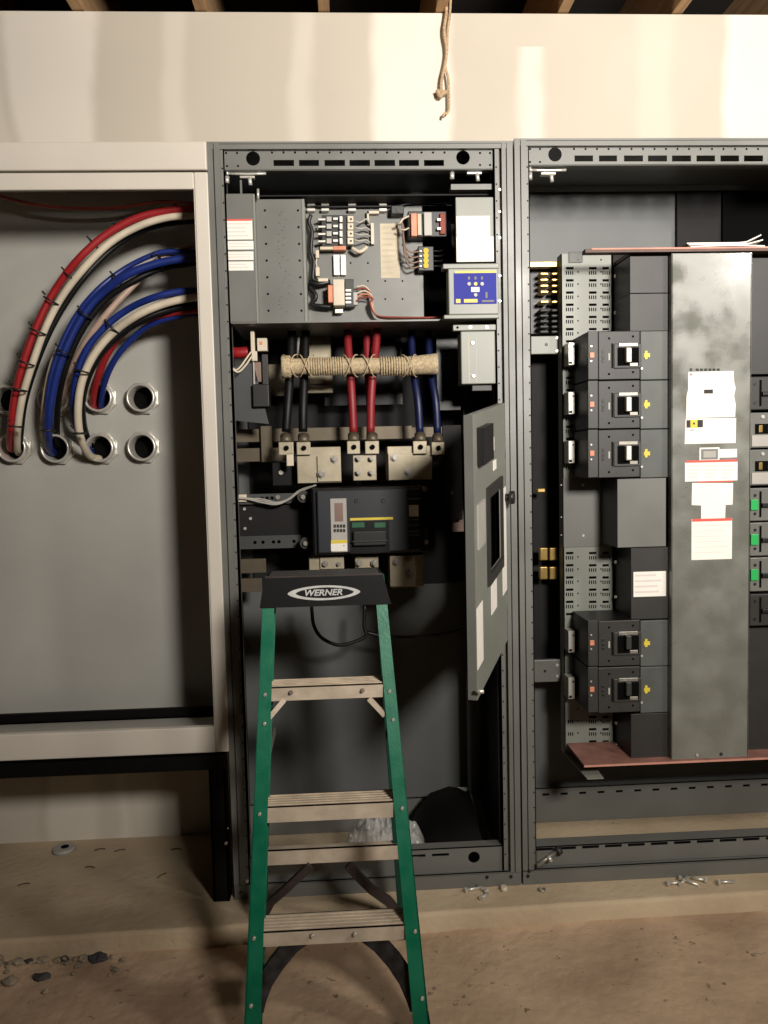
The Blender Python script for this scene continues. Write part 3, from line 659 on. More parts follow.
# horizontal busbars
tag(MB('tin').pb(234, 427.5, 412, 440.5, .26, .012, 'tin_dim', .001).obj('busbar'), 'upper horizontal bus bar running behind the cable lugs', 'busbar', 'horizontal bus bars')
tag(MB('tin').pb(234, 448, 286, 461.5, .26, .012, 'tin_dim', .001).obj('busbar'), 'short bus bar just below the upper one at left', 'busbar', 'horizontal bus bars')
tag(MB('tin').pb(261, 426, 272, 462, .24, .018, 'tin_dim', .001).obj('bus_link'), 'vertical tan link joining the two left bus bars', 'busbar')
tag(MB('tin').pb(238, 559, 266, 573, .26, .012, 'tin_dim', .001).obj('busbar'), 'dim bus bar at left just above the ladder cap', 'busbar', 'horizontal bus bars')
tag(MB('tin').pb(238, 578.5, 262, 592, .26, .012, 'tin_dim', .001).obj('busbar'), 'lowest dim bus bar at left beside the ladder cap', 'busbar', 'horizontal bus bars')
tag(MB('tin').pb(433, 440, 443, 462, .24, .012, 'tin_dim', .001).obj('bus_link'), 'narrow dim lug plate at the right blue cable', 'busbar')

def lug_plate(label, u0, v0, u1, v1, inner, bolts, Y=.10, m='tin', group='bus connection plates'):
    q = thing('bus_connector', label, 'connector', at((u0+u1)/2, v1, Y), group)
    pbo('back_plate', q, u0, v0, u1, v1, Y, .12, m, .002)
    if inner: pbo('front_pad', q, *inner, Y-.008, .009, m, .001)
    for u, v, r in bolts:
        p = at(u, v, Y-.008)
        b = MB('bolt'); b.cyl((p.x, Y-.007, p.z), (p.x, Y-.013, p.z), r, 'bolt', n=6); b.cyl((p.x, Y-.012, p.z), (p.x, Y-.022, p.z), r*.55, 'bolt', n=10); b.obj('bolt', q)
    return q
q = lug_plate('tin plated connector above the breaker at left', 297, 447, 341, 483, (317.5, 455.5, 341, 481.5), ((334.5, 459, .014), (321.5, 474, .014)))
lug_plate('narrow four bolt connector above the breaker centre', 353, 455, 376.5, 480.5, None, ((358.5, 458.5, .010), (371.5, 458.5, .010), (358.5, 472.5, .010), (371.5, 472.5, .010)))
lug_plate('tin plated connector above the breaker at right', 387.5, 446, 432, 480, (388.5, 453, 413, 480), ((394.5, 457.5, .014), (408, 471.5, .014)))
lug_plate('small connector below the breaker at left, behind the ladder cap', 309, 556, 344, 570, (320, 556.5, 344, 569), ((325, 564, .011), (338.5, 564, .008)))
lug_plate('small connector below the breaker centre', 355, 556, 378.5, 568, None, ((359, 563, .012), (374.5, 563, .012)))
lug_plate('square connector below the breaker at right', 390, 555, 423.5, 587, (390, 555.5, 415, 586), ((396, 562, .012), (410, 574, .014), (408.5, 560, .006)))
def cable_lug(label, u, v, w=13):
    q = thing('cable_lug', label, 'cable lug', at(u, v+13, .10), 'lugs on the power cables')
    b = MB('tin'); b.pb(u-w/2, v-1, u+w/2, v+12, .085, .012, 'tin', .002); b.obj('tongue', q)
    MB('tin_dim').cyl(at(u, v-7, .118), at(u, v+1, .10), .0185, 'tin_dim', n=14).obj('barrel', q)
    p = at(u+.5, v+5, .085); MB('bolt').cyl((p.x, .086, p.z), (p.x, .078, p.z), .008, 'hole', n=8).obj('bolt', q)
cable_lug('lug on the left black cable', 286, 443, 15); cable_lug('lug on the right black cable', 303.5, 443, 14)
cable_lug('lug on the left red cable', 353.5, 442, 13); cable_lug('lug on the right red cable', 372, 442, 14)
cable_lug('lug on the left blue cable', 420, 442, 14); cable_lug('lug on the right blue cable', 438, 443, 13)
pbo_ = tag(MB('white_ins').pb(286.5, 453, 293.5, 466, .085, .01, 'white_ins', .002).obj('bus_tab'), 'pale tab below the left black cable lug', 'connector')
def pcable(label, pts, m, Y=.14, r=.0165):
    P = [at(u, v, Y+dy) for u, v, dy in pts]
    tag(MB(m).tube(P, r*.86, m, n=14, sub=5).obj('power_cable'), label, 'cable', 'power cables dropping to the breaker')
pcable('left black power cable in the wrapped bar', [(292, 326, .06), (291, 352, .03), (289.5, 380, 0), (287.5, 410, -.02), (286, 432, -.02)], 'black_ins')
pcable('second black power cable in the wrapped bar', [(306, 326, .06), (305, 352, .03), (304, 380, 0), (303, 410, -.02), (303, 432, -.02)], 'black_ins')
pcable('left red power cable', [(348, 324, .06), (348, 345, .03), (350, 370, 0), (352, 400, -.02), (353.5, 434, -.02)], 'red_shaded', r=.0150)
pcable('middle red power cable, hidden lower down by the right one', [(367, 324, .07), (367, 345, .05), (368, 370, .03), (370, 400, .02), (371, 430, .01)], 'red_shaded', r=.0150)
pcable('right red power cable', [(377, 324, .04), (376, 345, .02), (373, 370, -.01), (371, 400, -.02), (370.5, 434, -.02)], 'red_shaded', r=.0155)
pcable('left blue power cable', [(411, 326, .08), (412, 350, .05), (414, 375, .01), (418, 402, -.02), (420, 434, -.02)], 'blue_shaded', r=.0145)
pcable('right blue power cable', [(428, 326, .09), (429, 350, .05), (431, 375, .01), (435.5, 400, -.02), (437.5, 434, -.02)], 'blue_shaded', r=.0145)
# wrapped bar
q = thing('wrapped_cable_brace', 'cord wrapped brace bar lashed across the power cables', 'brace', at(360, 377, .10))
Yw = .095
def rw(t):
    e = min(t, 1-t)
    return .0255+(.012*max(0, 1-t/.1) if t < .1 else 0)*0 + (.010 if t < .12 else 0) + (.008*(t-.75)/.25 if t > .75 else 0)
MB('rope').tube([at(282, 367, Yw), at(300, 366.5, Yw), at(330, 366.5, Yw), at(360, 366, Yw), at(400, 366, Yw), at(437, 364, Yw)], .027, n=18, sub=8, rfun=rw).obj('core', q)
for ua, ub, n_, R_ in ((309, 343, 15, .0272), (381, 412, 13, .0285)):
    b = MB('rope'); A0, A1 = at(ua, 366.5, Yw), at(ub, 366.1, Yw)
    for k in range(n_): b.ring(A0.lerp(A1, k/(n_-1)), (1, 0, .02), R_, .0030, n=20, k=6)
    b.obj('cord_wrap', q)
for u in (290, 306, 350, 368, 409):
    c = at(u, 366, Yw); b = MB('rope')
    for s in (-1, 1):
        pts = []
        for k in range(13):
            a = -PI/2+(k/12-.5)*PI*1.15
            pts.append(c+Vector((s*(k/12-.5)*.050, math.sin(a)*.0325, math.cos(a)*.035)))
        b.tube(pts, .0020, n=7, sub=1)
    b.obj('cross_lashing', q)

# main breaker
q = thing('circuit_breaker', 'large dark main circuit breaker in the middle section above the ladder cap', 'circuit breaker', at(370, 554, .15))
YB = .05
pbo('body', q, 312, 487, 427, 554, YB, .16, 'phenolic', .006); pbo('front_cover', q, 317, 489.5, 421, 552.5, YB-.012, .02, 'breaker_blue', .005)
b = MB('label_grey'); b.pb(331, 498.5, 347, 552, YB-.0135, .003, 'label_grey'); b.pb(334.5, 503, 343, 521.5, YB-.014, .002, 'tan_ins')
for r_ in (524.5, 529): 
    for k in range(4): b.pb(333.5+k*3.1, r_, 336+k*3.1, r_+3.2, YB-.014, .002, 'ink_dark')
b.pb(331, 540, 347, 543.5, YB-.014, .002, 'yellow'); b.pb(331, 543.5, 347, 551, YB-.014, .002, 'paper'); b.cyl(at(344, 545.5, YB-.014), at(344, 545.5, YB-.0155), .002, 'ink_dark', n=6)
b.obj('trip_unit', q, 'pale trip unit strip with a yellow band')
pbo('yellow_line', q, 350, 517.6, 393, 520, YB-.014, .003, 'yellow', 0, 'yellow line over the handle')
pbo('handle_well', q, 350, 521, 389.5, 553, YB-.0135, .002, 'phenolic', 0)
pbo('handle', q, 353, 531, 387, 546, YB-.03, .018, 'black', .004); pbo('handle_lip', q, 352, 540.5, 388, 542, YB-.034, .006, 'charcoal', .002)
pbo('indicator', q, 352, 522.5, 364.5, 527.5, YB-.015, .003, 'green_flag', 0, 'green indicator, left'); pbo('indicator', q, 374.5, 522.5, 385.5, 527.5, YB-.015, .003, 'green_flag', 0, 'green indicator, right')
b = MB('paper'); b.pb(409, 505, 418.5, 516.5, YB-.0145, .002, 'paper'); b.pb(408.5, 498, 421, 499.5, YB-.0135, .002, 'ink')
for v in (519, 524.5, 531, 534.5): b.pb(409, v, 419, v+1.2, YB-.0135, .002, 'ink')
b.obj('rating_label', q, 'small white rating label')
for u in (356, 383): screw(q, u, 501, YB-.012, .007, 'black')
pbo('release_button', q, 411, 539, 419, 550, YB-.02, .02, 'black', .003)
for u, v in ((424.5, 489), (426, 542)): screw(q, u, v, YB, .009, 'bolt', 'bolt', .012)
# breaker mounting brackets
q = thing('mounting_bracket', 'dark perforated mounting plate and rail left of the main breaker', 'bracket', at(270, 547, .2))
pbo('plate', q, 238, 495, 312, 537, .21, .006, 'inner', .001)
b = MB('grey_dark'); p0, p1 = at(239, 536.5, .19), at(304, 547.5, .19)
b.plate((p0.x, p1.x, p1.z, p0.z), [('c', at(u, 543, .19).x, (p0.z+p1.z)/2, .006) for u in (255, 263, 273.5, 279, 294)], .19, .004); b.obj('rail', q)
b = MB('grey_dark'); p0, p1 = at(239, 494.5, .19), at(300, 503, .19)
b.plate((p0.x, p1.x, p1.z, p0.z), [('c', at(u, 497, .19).x, (p0.z+p1.z)/2+.002, .006) for u in (254, 262, 267, 272)], .19, .004); b.obj('rail', q)
for u, v in ((244.5, 509), (250.5, 518.5), (245, 528.5)): screw(q, u, v, .21, .006, 'zinc', 'rivet')
screw(q, 278, 497, .19, .010, 'bolt', 'bolt', .01)
for u, v in ((303.5, 496.5), (306, 542.5)):
    p = at(u, v, .14); MB('charcoal').cyl((p.x, .19, p.z), (p.x, .12, p.z), .019, n=16).obj('standoff', q)
    MB('bolt').cyl((p.x, .121, p.z), (p.x, .108, p.z), .008, n=6).obj('bolt', q)
pbo('clip', q, 238.5, 494.5, 246.5, 502, .18, .01, 'white_ins', .002)
for k in range(3):
    tag(MB('label_grey').tube([at(236, 497+k*.6, .17), at(247, 498.3+k*.4, .17), at(262, 499+k*1.8, .165), at(276, 502.5+k*1, .16), at(288, 499+k*.6, .16), at(300, 490+k, .15), at(316, 485, .12)], .0025, n=8).obj('control_wire'), '%s thin pale wire sagging left of the main breaker' % ('uppermost', 'middle', 'lowest')[k], 'wire', 'thin wires left of the main breaker')
tag(MB('black').tube([at(311, 598, .2), at(312, 612, .2), at(314, 626, .2), at(322, 638, .2), at(338, 645, .2), at(354, 642, .2), at(366, 635.5, .2), at(364, 625, .2), at(365, 605, .2)], .006).obj('control_cable'), 'thin black cable hanging in a loop behind the ladder', 'cable')
tag(MB('black').tube([at(365, 632, .22), at(390, 637, .22), at(430, 636, .22), at(466, 629, .22), at(490, 625, .22)], .006).obj('control_cable'), 'thin black cable crossing behind the right ladder rail', 'cable')
for u, v, lb in ((261, 499-20, 'left'), (281, 473, 'right')):
    pass
tag(MB('phenolic').pb(272, 462, 296, 486, .16, .05, 'phenolic', .003).cyl(at(281, 472.5, .16), at(281, 472.5, .15), .008, 'bolt', n=6).obj('bus_support'), 'black insulating bus support under the left lug, with one bolt', 'insulator')
tag(MB('inner').pb(443, 425, 462, 520, .10, .012, 'inner', .002).cyl(at(452, 493, .1), at(452, 493, .09), .006, 'bolt', n=6).obj('support_bracket'), 'dark narrow bracket right of the main breaker behind the small door', 'bracket')
tag(MB('tin').pb(408, 427, 444, 437, .27, .012, 'tin_dim', .001).obj('busbar'), 'dim bus bar end behind the blue cables', 'busbar', 'horizontal bus bars')
tag(MB('tan_ins').pb(452, 500, 464, 532, .13, .02, 'tan_ins', .003).obj('insulator_block'), 'brownish insulator block between breaker and small door', 'insulator')
# small things on bottom of B
q = thing('plastic_bag', 'crumpled clear plastic bag lying in the bottom of the middle section', 'bag', at(385, 850, .08))
m = bpy.data.materials.new('bag_film'); m.use_nodes = True; bs = m.node_tree.nodes['Principled BSDF']
bs.inputs['Base Color'].default_value = (.75, .75, .72, 1); bs.inputs['Roughness'].default_value = .18; bs.inputs['Alpha'].default_value = .38; MATS['bag_film'] = m
c0, c1 = at(343, 845, .13), at(427, 845, .13)
def bag():
    b = MB('bag_film'); i = b.idx('bag_film'); n, k = 34, 20; V = []
    for a in range(n+1):
        row = []
        for c in range(k+1):
            s, t = a/n*2-1, c/k*2-1
            w = max(0, 1-abs(s)**2.4)*max(0, 1-abs(t)**2.2)
            x = (c0.x+c1.x)/2+s*(c1.x-c0.x)/2*(1+.06*mn.noise(Vector((t*3, 2, 0)))); y = .14+t*.085*(1+.15*mn.noise(Vector((s*3, 0, 1))))
            z = PADZ+.006+.175*w**.32*(.86+.22*mn.noise(Vector((s*2.4, t*2, 3))))+.03*w*abs(mn.noise(Vector((s*9, t*8, 5))))*2
            row.append(b.bm.verts.new((x, y, max(z, PADZ+.004))))
        V.append(row)
    for a in range(n):
        for c in range(k): f = b.bm.faces.new((V[a][c], V[a+1][c], V[a+1][c+1], V[a][c+1])); f.material_index = i; f.smooth = False
    return b
bag().obj('film', q)
# bent black sheet with a pale strip
q = thing('bent_black_sheet', 'black bent sheet with pale edge strip lying behind the bottom rail', 'sheet', (at(455, 845, .2).x, .2, PADZ))
pl = [(at(412, 832, .25), .0), (at(440, 803, .25), 0), (at(474, 799, .25), 0), (at(490, 846, .25), 0), (at(430, 846, .25), 0)]
b = MB('phenolic'); i = b.idx('phenolic')
top = [(.57, .30, .105), (.60, .33, .20), (.66, .35, .265), (.73, .355, .285), (.80, .34, .275)]
bot = [(.57, .10, .103), (.62, .09, .108), (.68, .09, .112), (.75, .085, .112), (.82, .085, .108)]
rows = []
for t_ in (0, .33, .66, 1):
    rows.append([b.bm.verts.new(Vector(p).lerp(Vector(r_), t_)+Vector((0, 0, .03*math.sin(PI*t_)))) for p, r_ in zip(top, bot)])
for a, c in zip(rows, rows[1:]):
    for k in range(4): f = b.bm.faces.new((a[k], a[k+1], c[k+1], c[k])); f.material_index = i; f.smooth = True
b.obj('sheet', q)
b = MB('grey_light'); pts = [(.775, .345, .285), (.815, .34, .265), (.83, .31, .22), (.835, .26, .165), (.845, .18, .125)]; i = b.idx('grey_light')
pr = None
for x, y, z in pts:
    cur = [b.bm.verts.new((x-.018, y-.01, z+.004)), b.bm.verts.new((x+.018, y+.005, z-.004)), b.bm.verts.new((x+.018, y+.009, z-.006)), b.bm.verts.new((x-.018, y-.006, z+.001))]
    if pr:
        for k in range(4): b.bm.faces.new((pr[k], pr[(k+1) % 4], cur[(k+1) % 4], cur[k])).material_index = i
    pr = cur
b.obj('edge_strip', q, 'pale bent edge strip')

# ------------------------------------------------------------------ small swung door
import mathutils
hx, hy = .872, -.035; fx, fy = .706, -.45
D = thing('meter_door', 'small grey door swung open beside the main breaker, with a dark window', 'door', (hx, hy, .90))
dv = Vector((fx-hx, fy-hy, 0)); W = dv.length; dv.normalize(); nv = Vector((-dv.y, dv.x, 0))
# local frame: s along the door from hinge to free edge, n out of its outer face, z with a slight sag
SAG = -.125
def dp(s, n, z): return Vector((hx, hy, 0))+dv*s+nv*n+Vector((0, 0, z+SAG*s))
def dbox(s0, s1, n0, n1, z0, z1, m): return MB(m).hexa([dp(s, n, z) for n in (n0, n1) for s, z in ((s0, z0), (s1, z0), (s1, z1), (s0, z1))], m)
Z0, Z1 = .908, 1.637
def dpx(u, v):
    # where the sight line meets the outer face of the door: distance along it and height
    d = FW + (u-384)/F*RT + (512-v)/F*UP
    O_ = Vector((hx, hy, 0)); t = (O_-Vector((CX, CY, 0))).dot(nv)/Vector((d.x, d.y, 0)).dot(nv)
    p = CAM+t*d; s_ = Vector((p.x-hx, p.y-hy, 0)).dot(dv)
    return s_, p.z-SAG*s_
def dq(u0, v0, u1, v1, n0, n1, m):
    s1_, za = dpx(u0, v0); _, zb_ = dpx(u0, v1); s0_, _ = dpx(u1, v0)
    return dbox(s0_, s1_, n0, n1, zb_, za, m)
# leaf from four rails around the window so the opening is real
ws1, wz1 = dpx(487.5, 498); _, wz0 = dpx(488.5, 574); ws0, _ = dpx(500, 490)
b = MB('grey_light')
for s0, s1, z0, z1 in ((0, ws0, Z0, Z1), (ws1, W, Z0, Z1), (ws0, ws1, Z0, wz0), (ws0, ws1, wz1, Z1)):
    b.hexa([dp(s, n, z) for n in (-.003, 0) for s, z in ((s0, z0), (s1, z0), (s1, z1), (s0, z1))], 'grey_light')
b.obj('leaf', D)
dbox(W-.004, W+.0005, -.024, -.001, Z0, Z1, 'grey').obj('edge_return', D)  # darker grey than the leaf, shading of the edge put into the colour
dbox(0, W, -.02, -.003, Z1-.003, Z1, 'grey').obj('edge_return', D)
b = MB('charcoal'); fw = .03
for s0, s1, z0, z1 in ((ws0-.012, ws0, wz0-fw, wz1+fw), (ws1, ws1+.02, wz0-fw, wz1+fw), (ws0, ws1, wz0-fw, wz0), (ws0, ws1, wz1, wz1+fw)):
    b.hexa([dp(s, n, z) for n in (.0, .008) for s, z in ((s0, z0), (s1, z0), (s1, z1), (s0, z1))], 'charcoal')
fr = b.obj('window_frame', D)
dbox(ws0, ws1, -.030, -.026, wz0, wz1, 'hole').obj('dark_backing', fr)  # black sheet stands in for the dark interior seen through the opening
dq(476.5, 428, 487, 466, 0, .018, 'black').obj('meter', D); dq(487.5, 438, 490, 452, 0, .012, 'paper').obj('meter_terminals', D)
dq(477, 505, 484, 551, 0, .004, 'label_grey').obj('clear_flap', D, 'pale clear plastic flap')
for u0, v0, u1, v1, lb in ((476.5, 609, 482.5, 672, 'white sticker near the bottom of the door'), (491, 586, 496.5, 616, 'pale sticker under the door window'), (501.5, 490, 505.5, 598, 'tall white sticker along the hinge side'), (493, 461, 496, 471, 'tiny white sticker')):
    dq(u0, v0, u1, v1, 0, .0012, 'paper').obj('sticker', D, lb)
s_, z_ = dpx(476, 695); p = dp(s_, 0, z_+.01); MB('zinc').cyl(p, p+nv*.02, .005).obj('screw', D)
s_, z_ = dpx(506.5, 496); p = dp(max(s_, .012), 0, z_); MB('black').cyl(p, p+nv*.014, .012, n=18).cyl(p+nv*.014, p+nv*.028, .020, n=18).obj('knob', D, 'round dark latch knob')
for z in (1.02, 1.5): MB('grey').cyl(dp(0, -.004, z-.03), dp(0, -.004, z+.03), .006).obj('hinge', D)

# ------------------------------------------------------------------ C: right section
CX0, CX1, CZ1 = .9195, 2.165, 2.431
MB_ = None
R = thing('switchboard_section', 'grey open switchboard section at right holding the breaker panel', 'electrical cabinet', (1.54, .22, PADZ), 'open grey switchboard sections')
post(R, CX0, .966, CZ1, True); post(R, CX1-.05, CX1, CZ1, False)
zt0, zt1 = at(640, 165, .02).z, at(640, 145, .02).z
top_rail(R, .964, CX1-.04, .02, zt0, zt1, [(555, 154.5, .021)], [(574.5, 593), (599, 617), (624, 643), (648, 667), (672, 691), (696.5, 715), (720.5, 739), (744, 763), (768, 787)], 158.5,
         [(530, 149), (540, 149), (530, 162), (540, 162)]+[(574+k*11.5, 149) for k in range(20)])
MB('grey').box(CX0, CX1, 0, .44, CZ1-.006, CZ1).box(CX0+.002, CX1-.002, .004, .03, CZ1-.02, CZ1-.006).obj('top_panel', R)
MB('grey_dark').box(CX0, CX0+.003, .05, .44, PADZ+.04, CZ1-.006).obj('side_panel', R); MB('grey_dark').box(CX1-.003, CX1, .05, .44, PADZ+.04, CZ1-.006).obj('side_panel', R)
MB('grey_back').box(CX0+.003, CX1-.003, .437, .441, PADZ+.04, CZ1-.006).obj('back_panel', R)
zr1 = at(640, 842, .02).z; zr0 = PADZ+.05
xs = [at(u, 826, .02).x for u in [536+k*23 for k in range(20)]]
b = MB('grey').box(.964, CX1-.04, .02, .023, zr0, zr1).box(.964, CX1-.04, .02, .075, zr1-.003, zr1)
for x in xs:
    if x+.06 < CX1-.05: b.box(x, x+.055, .0193, .022, zr1-.012, zr1-.004, 'hole')
b.obj('bottom_rail', R)
MB('grey').box(CX0, CX1, 0, .012, PADZ, PADZ+.048, bev=.002).box(CX0, CX1, 0, .05, PADZ+.045, PADZ+.048).obj('base_channel', R)
zrr = at(640, 784, .42).z
b = MB('grey').box(CX0+.003, CX1-.003, .42, .423, PADZ+.001, zrr).box(CX0+.003, CX1-.003, .42, .436, zrr-.003, zrr)
for k in range(16): x = 1.02+k*.07; b.box(x, x+.026, .4194, .422, zrr-.028, zrr-.020, 'hole')
b.obj('rear_base_rail', R)
# upper rear rail with holes
z0_, z1_ = at(620, 191, .40).z, at(620, 172, .40).z
MB('grey').plate((CX0+.05, CX1-.05, z0_, z1_), [('c', at(u, 182, .40).x, (z0_+z1_)/2, .009) for u in range(553, 800, 22)], .40, .003).box(CX0+.05, CX1-.05, .40, .43, z1_-.003, z1_).obj('rear_rail', R)
for u, v in ((528, 876), (529, 871)): screw(R, u, v, 0, .006, 'black', 'bolt')
screw(R, 526, 287, .01, .005, 'zinc')
MB('inner').box(1.60, CX1-.01, .415, .434, PADZ+.22, at(640,191,.40).z).obj('rear_sheet', R, 'dark sheet over the back panel at the right of the right section')  # dark sheet laid over the right part of the back panel
MB('hole').box(1.76, CX1-.01, .40, .415, PADZ+.22, at(640,191,.40).z).obj('rear_sheet', R, 'black sheet over the back panel at the far right of the right section')  # second, black sheet makes the far right darker still
# rails between
MB('grey').pb(531, 336, 561, 354, .30, .02, 'grey_light', .002).obj('cross_rail', R); MB('grey').pb(533, 660, 562, 682, .30, .02, 'grey', .002).obj('cross_rail', R)
for u, v in ((557, 338), (557, 351), (557, 665), (557, 676)): screw(R, u, v, .30, .006)
screw(R, 546.5, 344.5, .3, .006, 'black'); screw(R, 545, 671, .3, .005, 'black')
MB('inner').pb(528, 262, 563, 675, .425, .008, 'inner').obj('rear_sheet', R, 'dark barrier sheet at the left of the right section')

# riser bus seen at the left
q = thing('riser_bus', 'column of brass coloured bus fingers left of the perforated panel', 'busbar', at(548, 333, .3))
pbo('cross_bar', q, 530, 261.5, 560, 267, .30, .03, 'brass', .002, 'bright brass top bar')
for k, v in enumerate((272, 278, 284, 290, 300, 308.5, 314, 319.5, 325, 330)):
    mm = 'brass' if k < 5 else 'charcoal'
    for u in (540, 551.5): pbo('finger', q, u, v, u+9, v+3.2, .30, .05, mm, .004)
pbo('support', q, 530, 268, 562, 334, .36, .02, 'black', .002)
tag(MB('brass').pb(537.5, 488.5, 545.5, 492.5, .34, .02, 'brass', .003).obj('bus_tab'), 'small single brass tab deep in the left slot of the right section', 'connector', 'brass tabs in the left slot')
for v, nm in ((548, 'upper'), (567, 'lower')):
    b = MB('brass'); b.pb(540, v, 548, v+12.5, .34, .02, 'brass', .003); b.pb(549.5, v, 558, v+12.5, .34, .02, 'brass', .003)
    tag(b.obj('bus_tab'), nm+' pair of brass bus tabs in the left slot of the right section', 'connector', 'brass tabs in the left slot')

# breaker panel chassis
Q = thing('panelboard_chassis', 'breaker panel chassis with perforated side pan and tall cover plate', 'panelboard', at(668, 765, .2))
YP = .26
px0, px1 = at(563, 500, YP).x, at(614, 500, YP).x
pz0, pz1 = at(590, 754, YP).z, at(590, 253.5, YP).z
H = []
vv = 262
def slots(v0, v1):
    v = v0; k = 0
    while v < v1:
        for u in (566, 589, 602.5):
            e = 0 if v < 500 else 0
            if k % 2 == 0: p = at(u, v, YP); H.append(('r', p.x, p.x+.026 if u < 600 else p.x+.022, p.z-.008, p.z))
            else:
                for j in range(4): p = at(u+j*2.1, v-2, YP); H.append(('r', p.x-.0004, p.x+.0032, p.z-.012, p.z))
            if k % 2 == 0 and u != 602.5: p = at(u+9, v-8, YP); H.append(('r', p.x+.008, p.x+.0125, p.z-.005, p.z))
        v += 6.1; k += 1
slots(267, 474); slots(552, 618); slots(716, 752)
H = [h for h in H if h[2] < px1-.004 and h[1] > px0+.006]
b = MB('grey_light').box(px0, px1, YP, YP+.003, pz0, pz1).box(px0, px0+.003, YP, YP+.05, pz0, pz1)
for h in H: b.box(h[1], h[2], YP-.0006, YP+.002, h[3], h[4], 'hole')
b.obj('perforated_pan', Q)
pbo('blank_plate', Q, 563.5, 478, 601, 547, YP-.003, .003, 'grey', .001)
for u, v in ((583, 485), (583, 535.5)): screw(Q, u, v, YP-.003, .006)
for u, v in ((560, 485), (560, 517), (560, 535)): screw(Q, u+1, v, YP, .003, 'bolt')
MB('lexan').pb(569.5, 251.5, 583, 262, YP-.01, .012, 'lexan').obj('tape', Q, 'strip of clear tape')
# centre chassis behind everything
cxa, cxb = at(612, 500, YP).x, 2.07
MB('inner').box(cxa, cxb, YP, YP+.006, pz0, pz1).obj('rear_pan', Q)
# top & bottom insulating boards
zt = at(680, 252, .09).z
MB('wood_dark').box(at(585, 250, .09).x, at(633, 250, .09).x, .085, .12, zt, zt+.012).box(at(633, 250, .09).x, cxb, .085, .31, zt, zt+.012).obj('top_board', Q, 'thin dark red insulating board across the top')
MB('gpo_edge').box(at(591, 250, .09).x, cxb, .083, .085, zt+.008, zt+.013).obj('board_edge', Q)
zb_ = at(680, 763, .06).z
MB('gpo_red').box(at(584, 766, .06).x, cxb, .06, .31, zb_, zb_+.007).obj('bottom_board', Q, 'pinkish red insulating board along the bottom')
MB('gpo_edge').box(at(584, 766, .06).x, cxb, .058, .06, zb_, zb_+.006).obj('board_edge', Q)
b = MB('grey_light'); b.hexa([Vector(p) for p in ((px0, YP, pz0+.003), (px0+.075, YP, pz0+.003), (px0+.075, YP-.19, pz0-.008), (px0+.02, YP-.19, pz0-.008), (px0, YP, pz0), (px0+.075, YP, pz0), (px0+.075, YP-.19, pz0-.011), (px0+.02, YP-.19, pz0-.011))]); b.obj('pan_foot', Q)
# cover plate
YC = .075
cx0, cx1 = at(671.5, 500, YC).x, at(750, 500, YC).x; cz1, cz0 = at(710, 253, YC).z, at(710, 760, YC).z
MB('plate').box(cx0, cx1, YC, YC+.003, cz0, cz1, bev=.001).box(cx0, cx0+.003, YC, YC+.03, cz0, cz1).box(cx1-.003, cx1, YC, YC+.03, cz0, cz1).obj('cover_plate', Q)
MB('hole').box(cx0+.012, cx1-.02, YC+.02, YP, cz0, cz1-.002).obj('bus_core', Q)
for u, v in ((697, 755), (721, 754)): screw(Q, u, v, YC, .006, 'zinc' if u < 700 else 'charcoal')
# stickers on the cover
YS = YC
b = MB('paper'); 
P = lambda u, v: (at(u, v, YS).x, at(u, v, YS).z)
b.prism([P(688, 372), P(733.5, 371), P(734, 382), P(735.5, 388), P(734, 396), P(735.5, 404), P(735, 417), P(686, 418), P(686.5, 396), P(688, 390)], YS-.001, YS, 'paper')
b.pb(704, 389.5, 713, 393.5, YS-.0016, .001, 'ink_dark', 0); b.pb(690, 373.5, 692, 375.5, YS-.0014, .001, 'red_mark')
b.pb(709, 393, 719, 394.5, YS-.0014, .001, 'ink_light')
for k in range(6): b.pb(696+k*4.2, 368.5, 698.7+k*4.2, 370.8, YS-.0012, .002, 'ink_dark')
b.pb(690, 368.3, 692, 371, YS-.0012, .002, 'ink_dark')
b.obj('sticker', Q, 'irregular white sticker with a small dark drawing')
b = MB('paper'); b.prism([P(685.5, 418.5), P(736, 418), P(735.5, 443), P(684.5, 444)], YS-.001, YS, 'paper')
b.pb(686.5, 420, 703, 427.5, YS-.0014, .001, 'ink_dark'); b.pb(690.5, 419.8, 697.5, 427.8, YS-.0017, .001, 'yellow'); b.pb(693, 422.5, 695, 424.5, YS-.002, .001, 'ink_dark')
b.pb(690, 429.5, 694, 430.5, YS-.0014, .001, 'ink'); b.obj('sticker', Q, 'white sticker with a yellow and black square mark')
b = MB('paper'); b.pb(699.5, 447.5, 719.5, 461, YS-.001, .001, 'paper'); b.pb(701, 449, 718, 459.5, YS-.0014, .001, 'ink'); b.pb(703.5, 451, 716, 457.5, YS-.0018, .001, 'label_grey'); b.pb(719.7, 449, 737, 457.5, YS-.001, .001, 'paper')
b.obj('sticker', Q, 'small grey and white sticker')
b = MB('paper'); b.pb(685, 462, 737.5, 481, YS-.001, .001, 'paper'); b.pb(686, 460, 737.5, 462.3, YS-.0012, .001, 'red_mark')
for j in range(3):
    for k in range(4): b.pb(687.5+j*17, 465+k*3.8, 701+j*17-k, 466.8+k*3.8, YS-.0014, .001, 'ink_light')
b.pb(698, 481, 733, 482.3, YS-.0013, .001, 'red_mark'); b.obj('sticker', Q, 'pink tinted sticker with three columns of text')
b = MB('paper'); b.prism([P(692, 483), P(733, 483), P(732.5, 504.5), P(725.5, 505), P(725, 518.5), P(701, 519), P(701, 505.5), P(691.5, 505)], YS-.001, YS, 'paper'); b.obj('sticker', Q, 'blank white stepped sticker')
b = MB('paper'); b.pb(691.5, 518.5, 732, 559.5, YS-.0012, .001, 'paper'); b.pb(692, 518.5, 732, 521.2, YS-.0016, .001, 'red_mark')
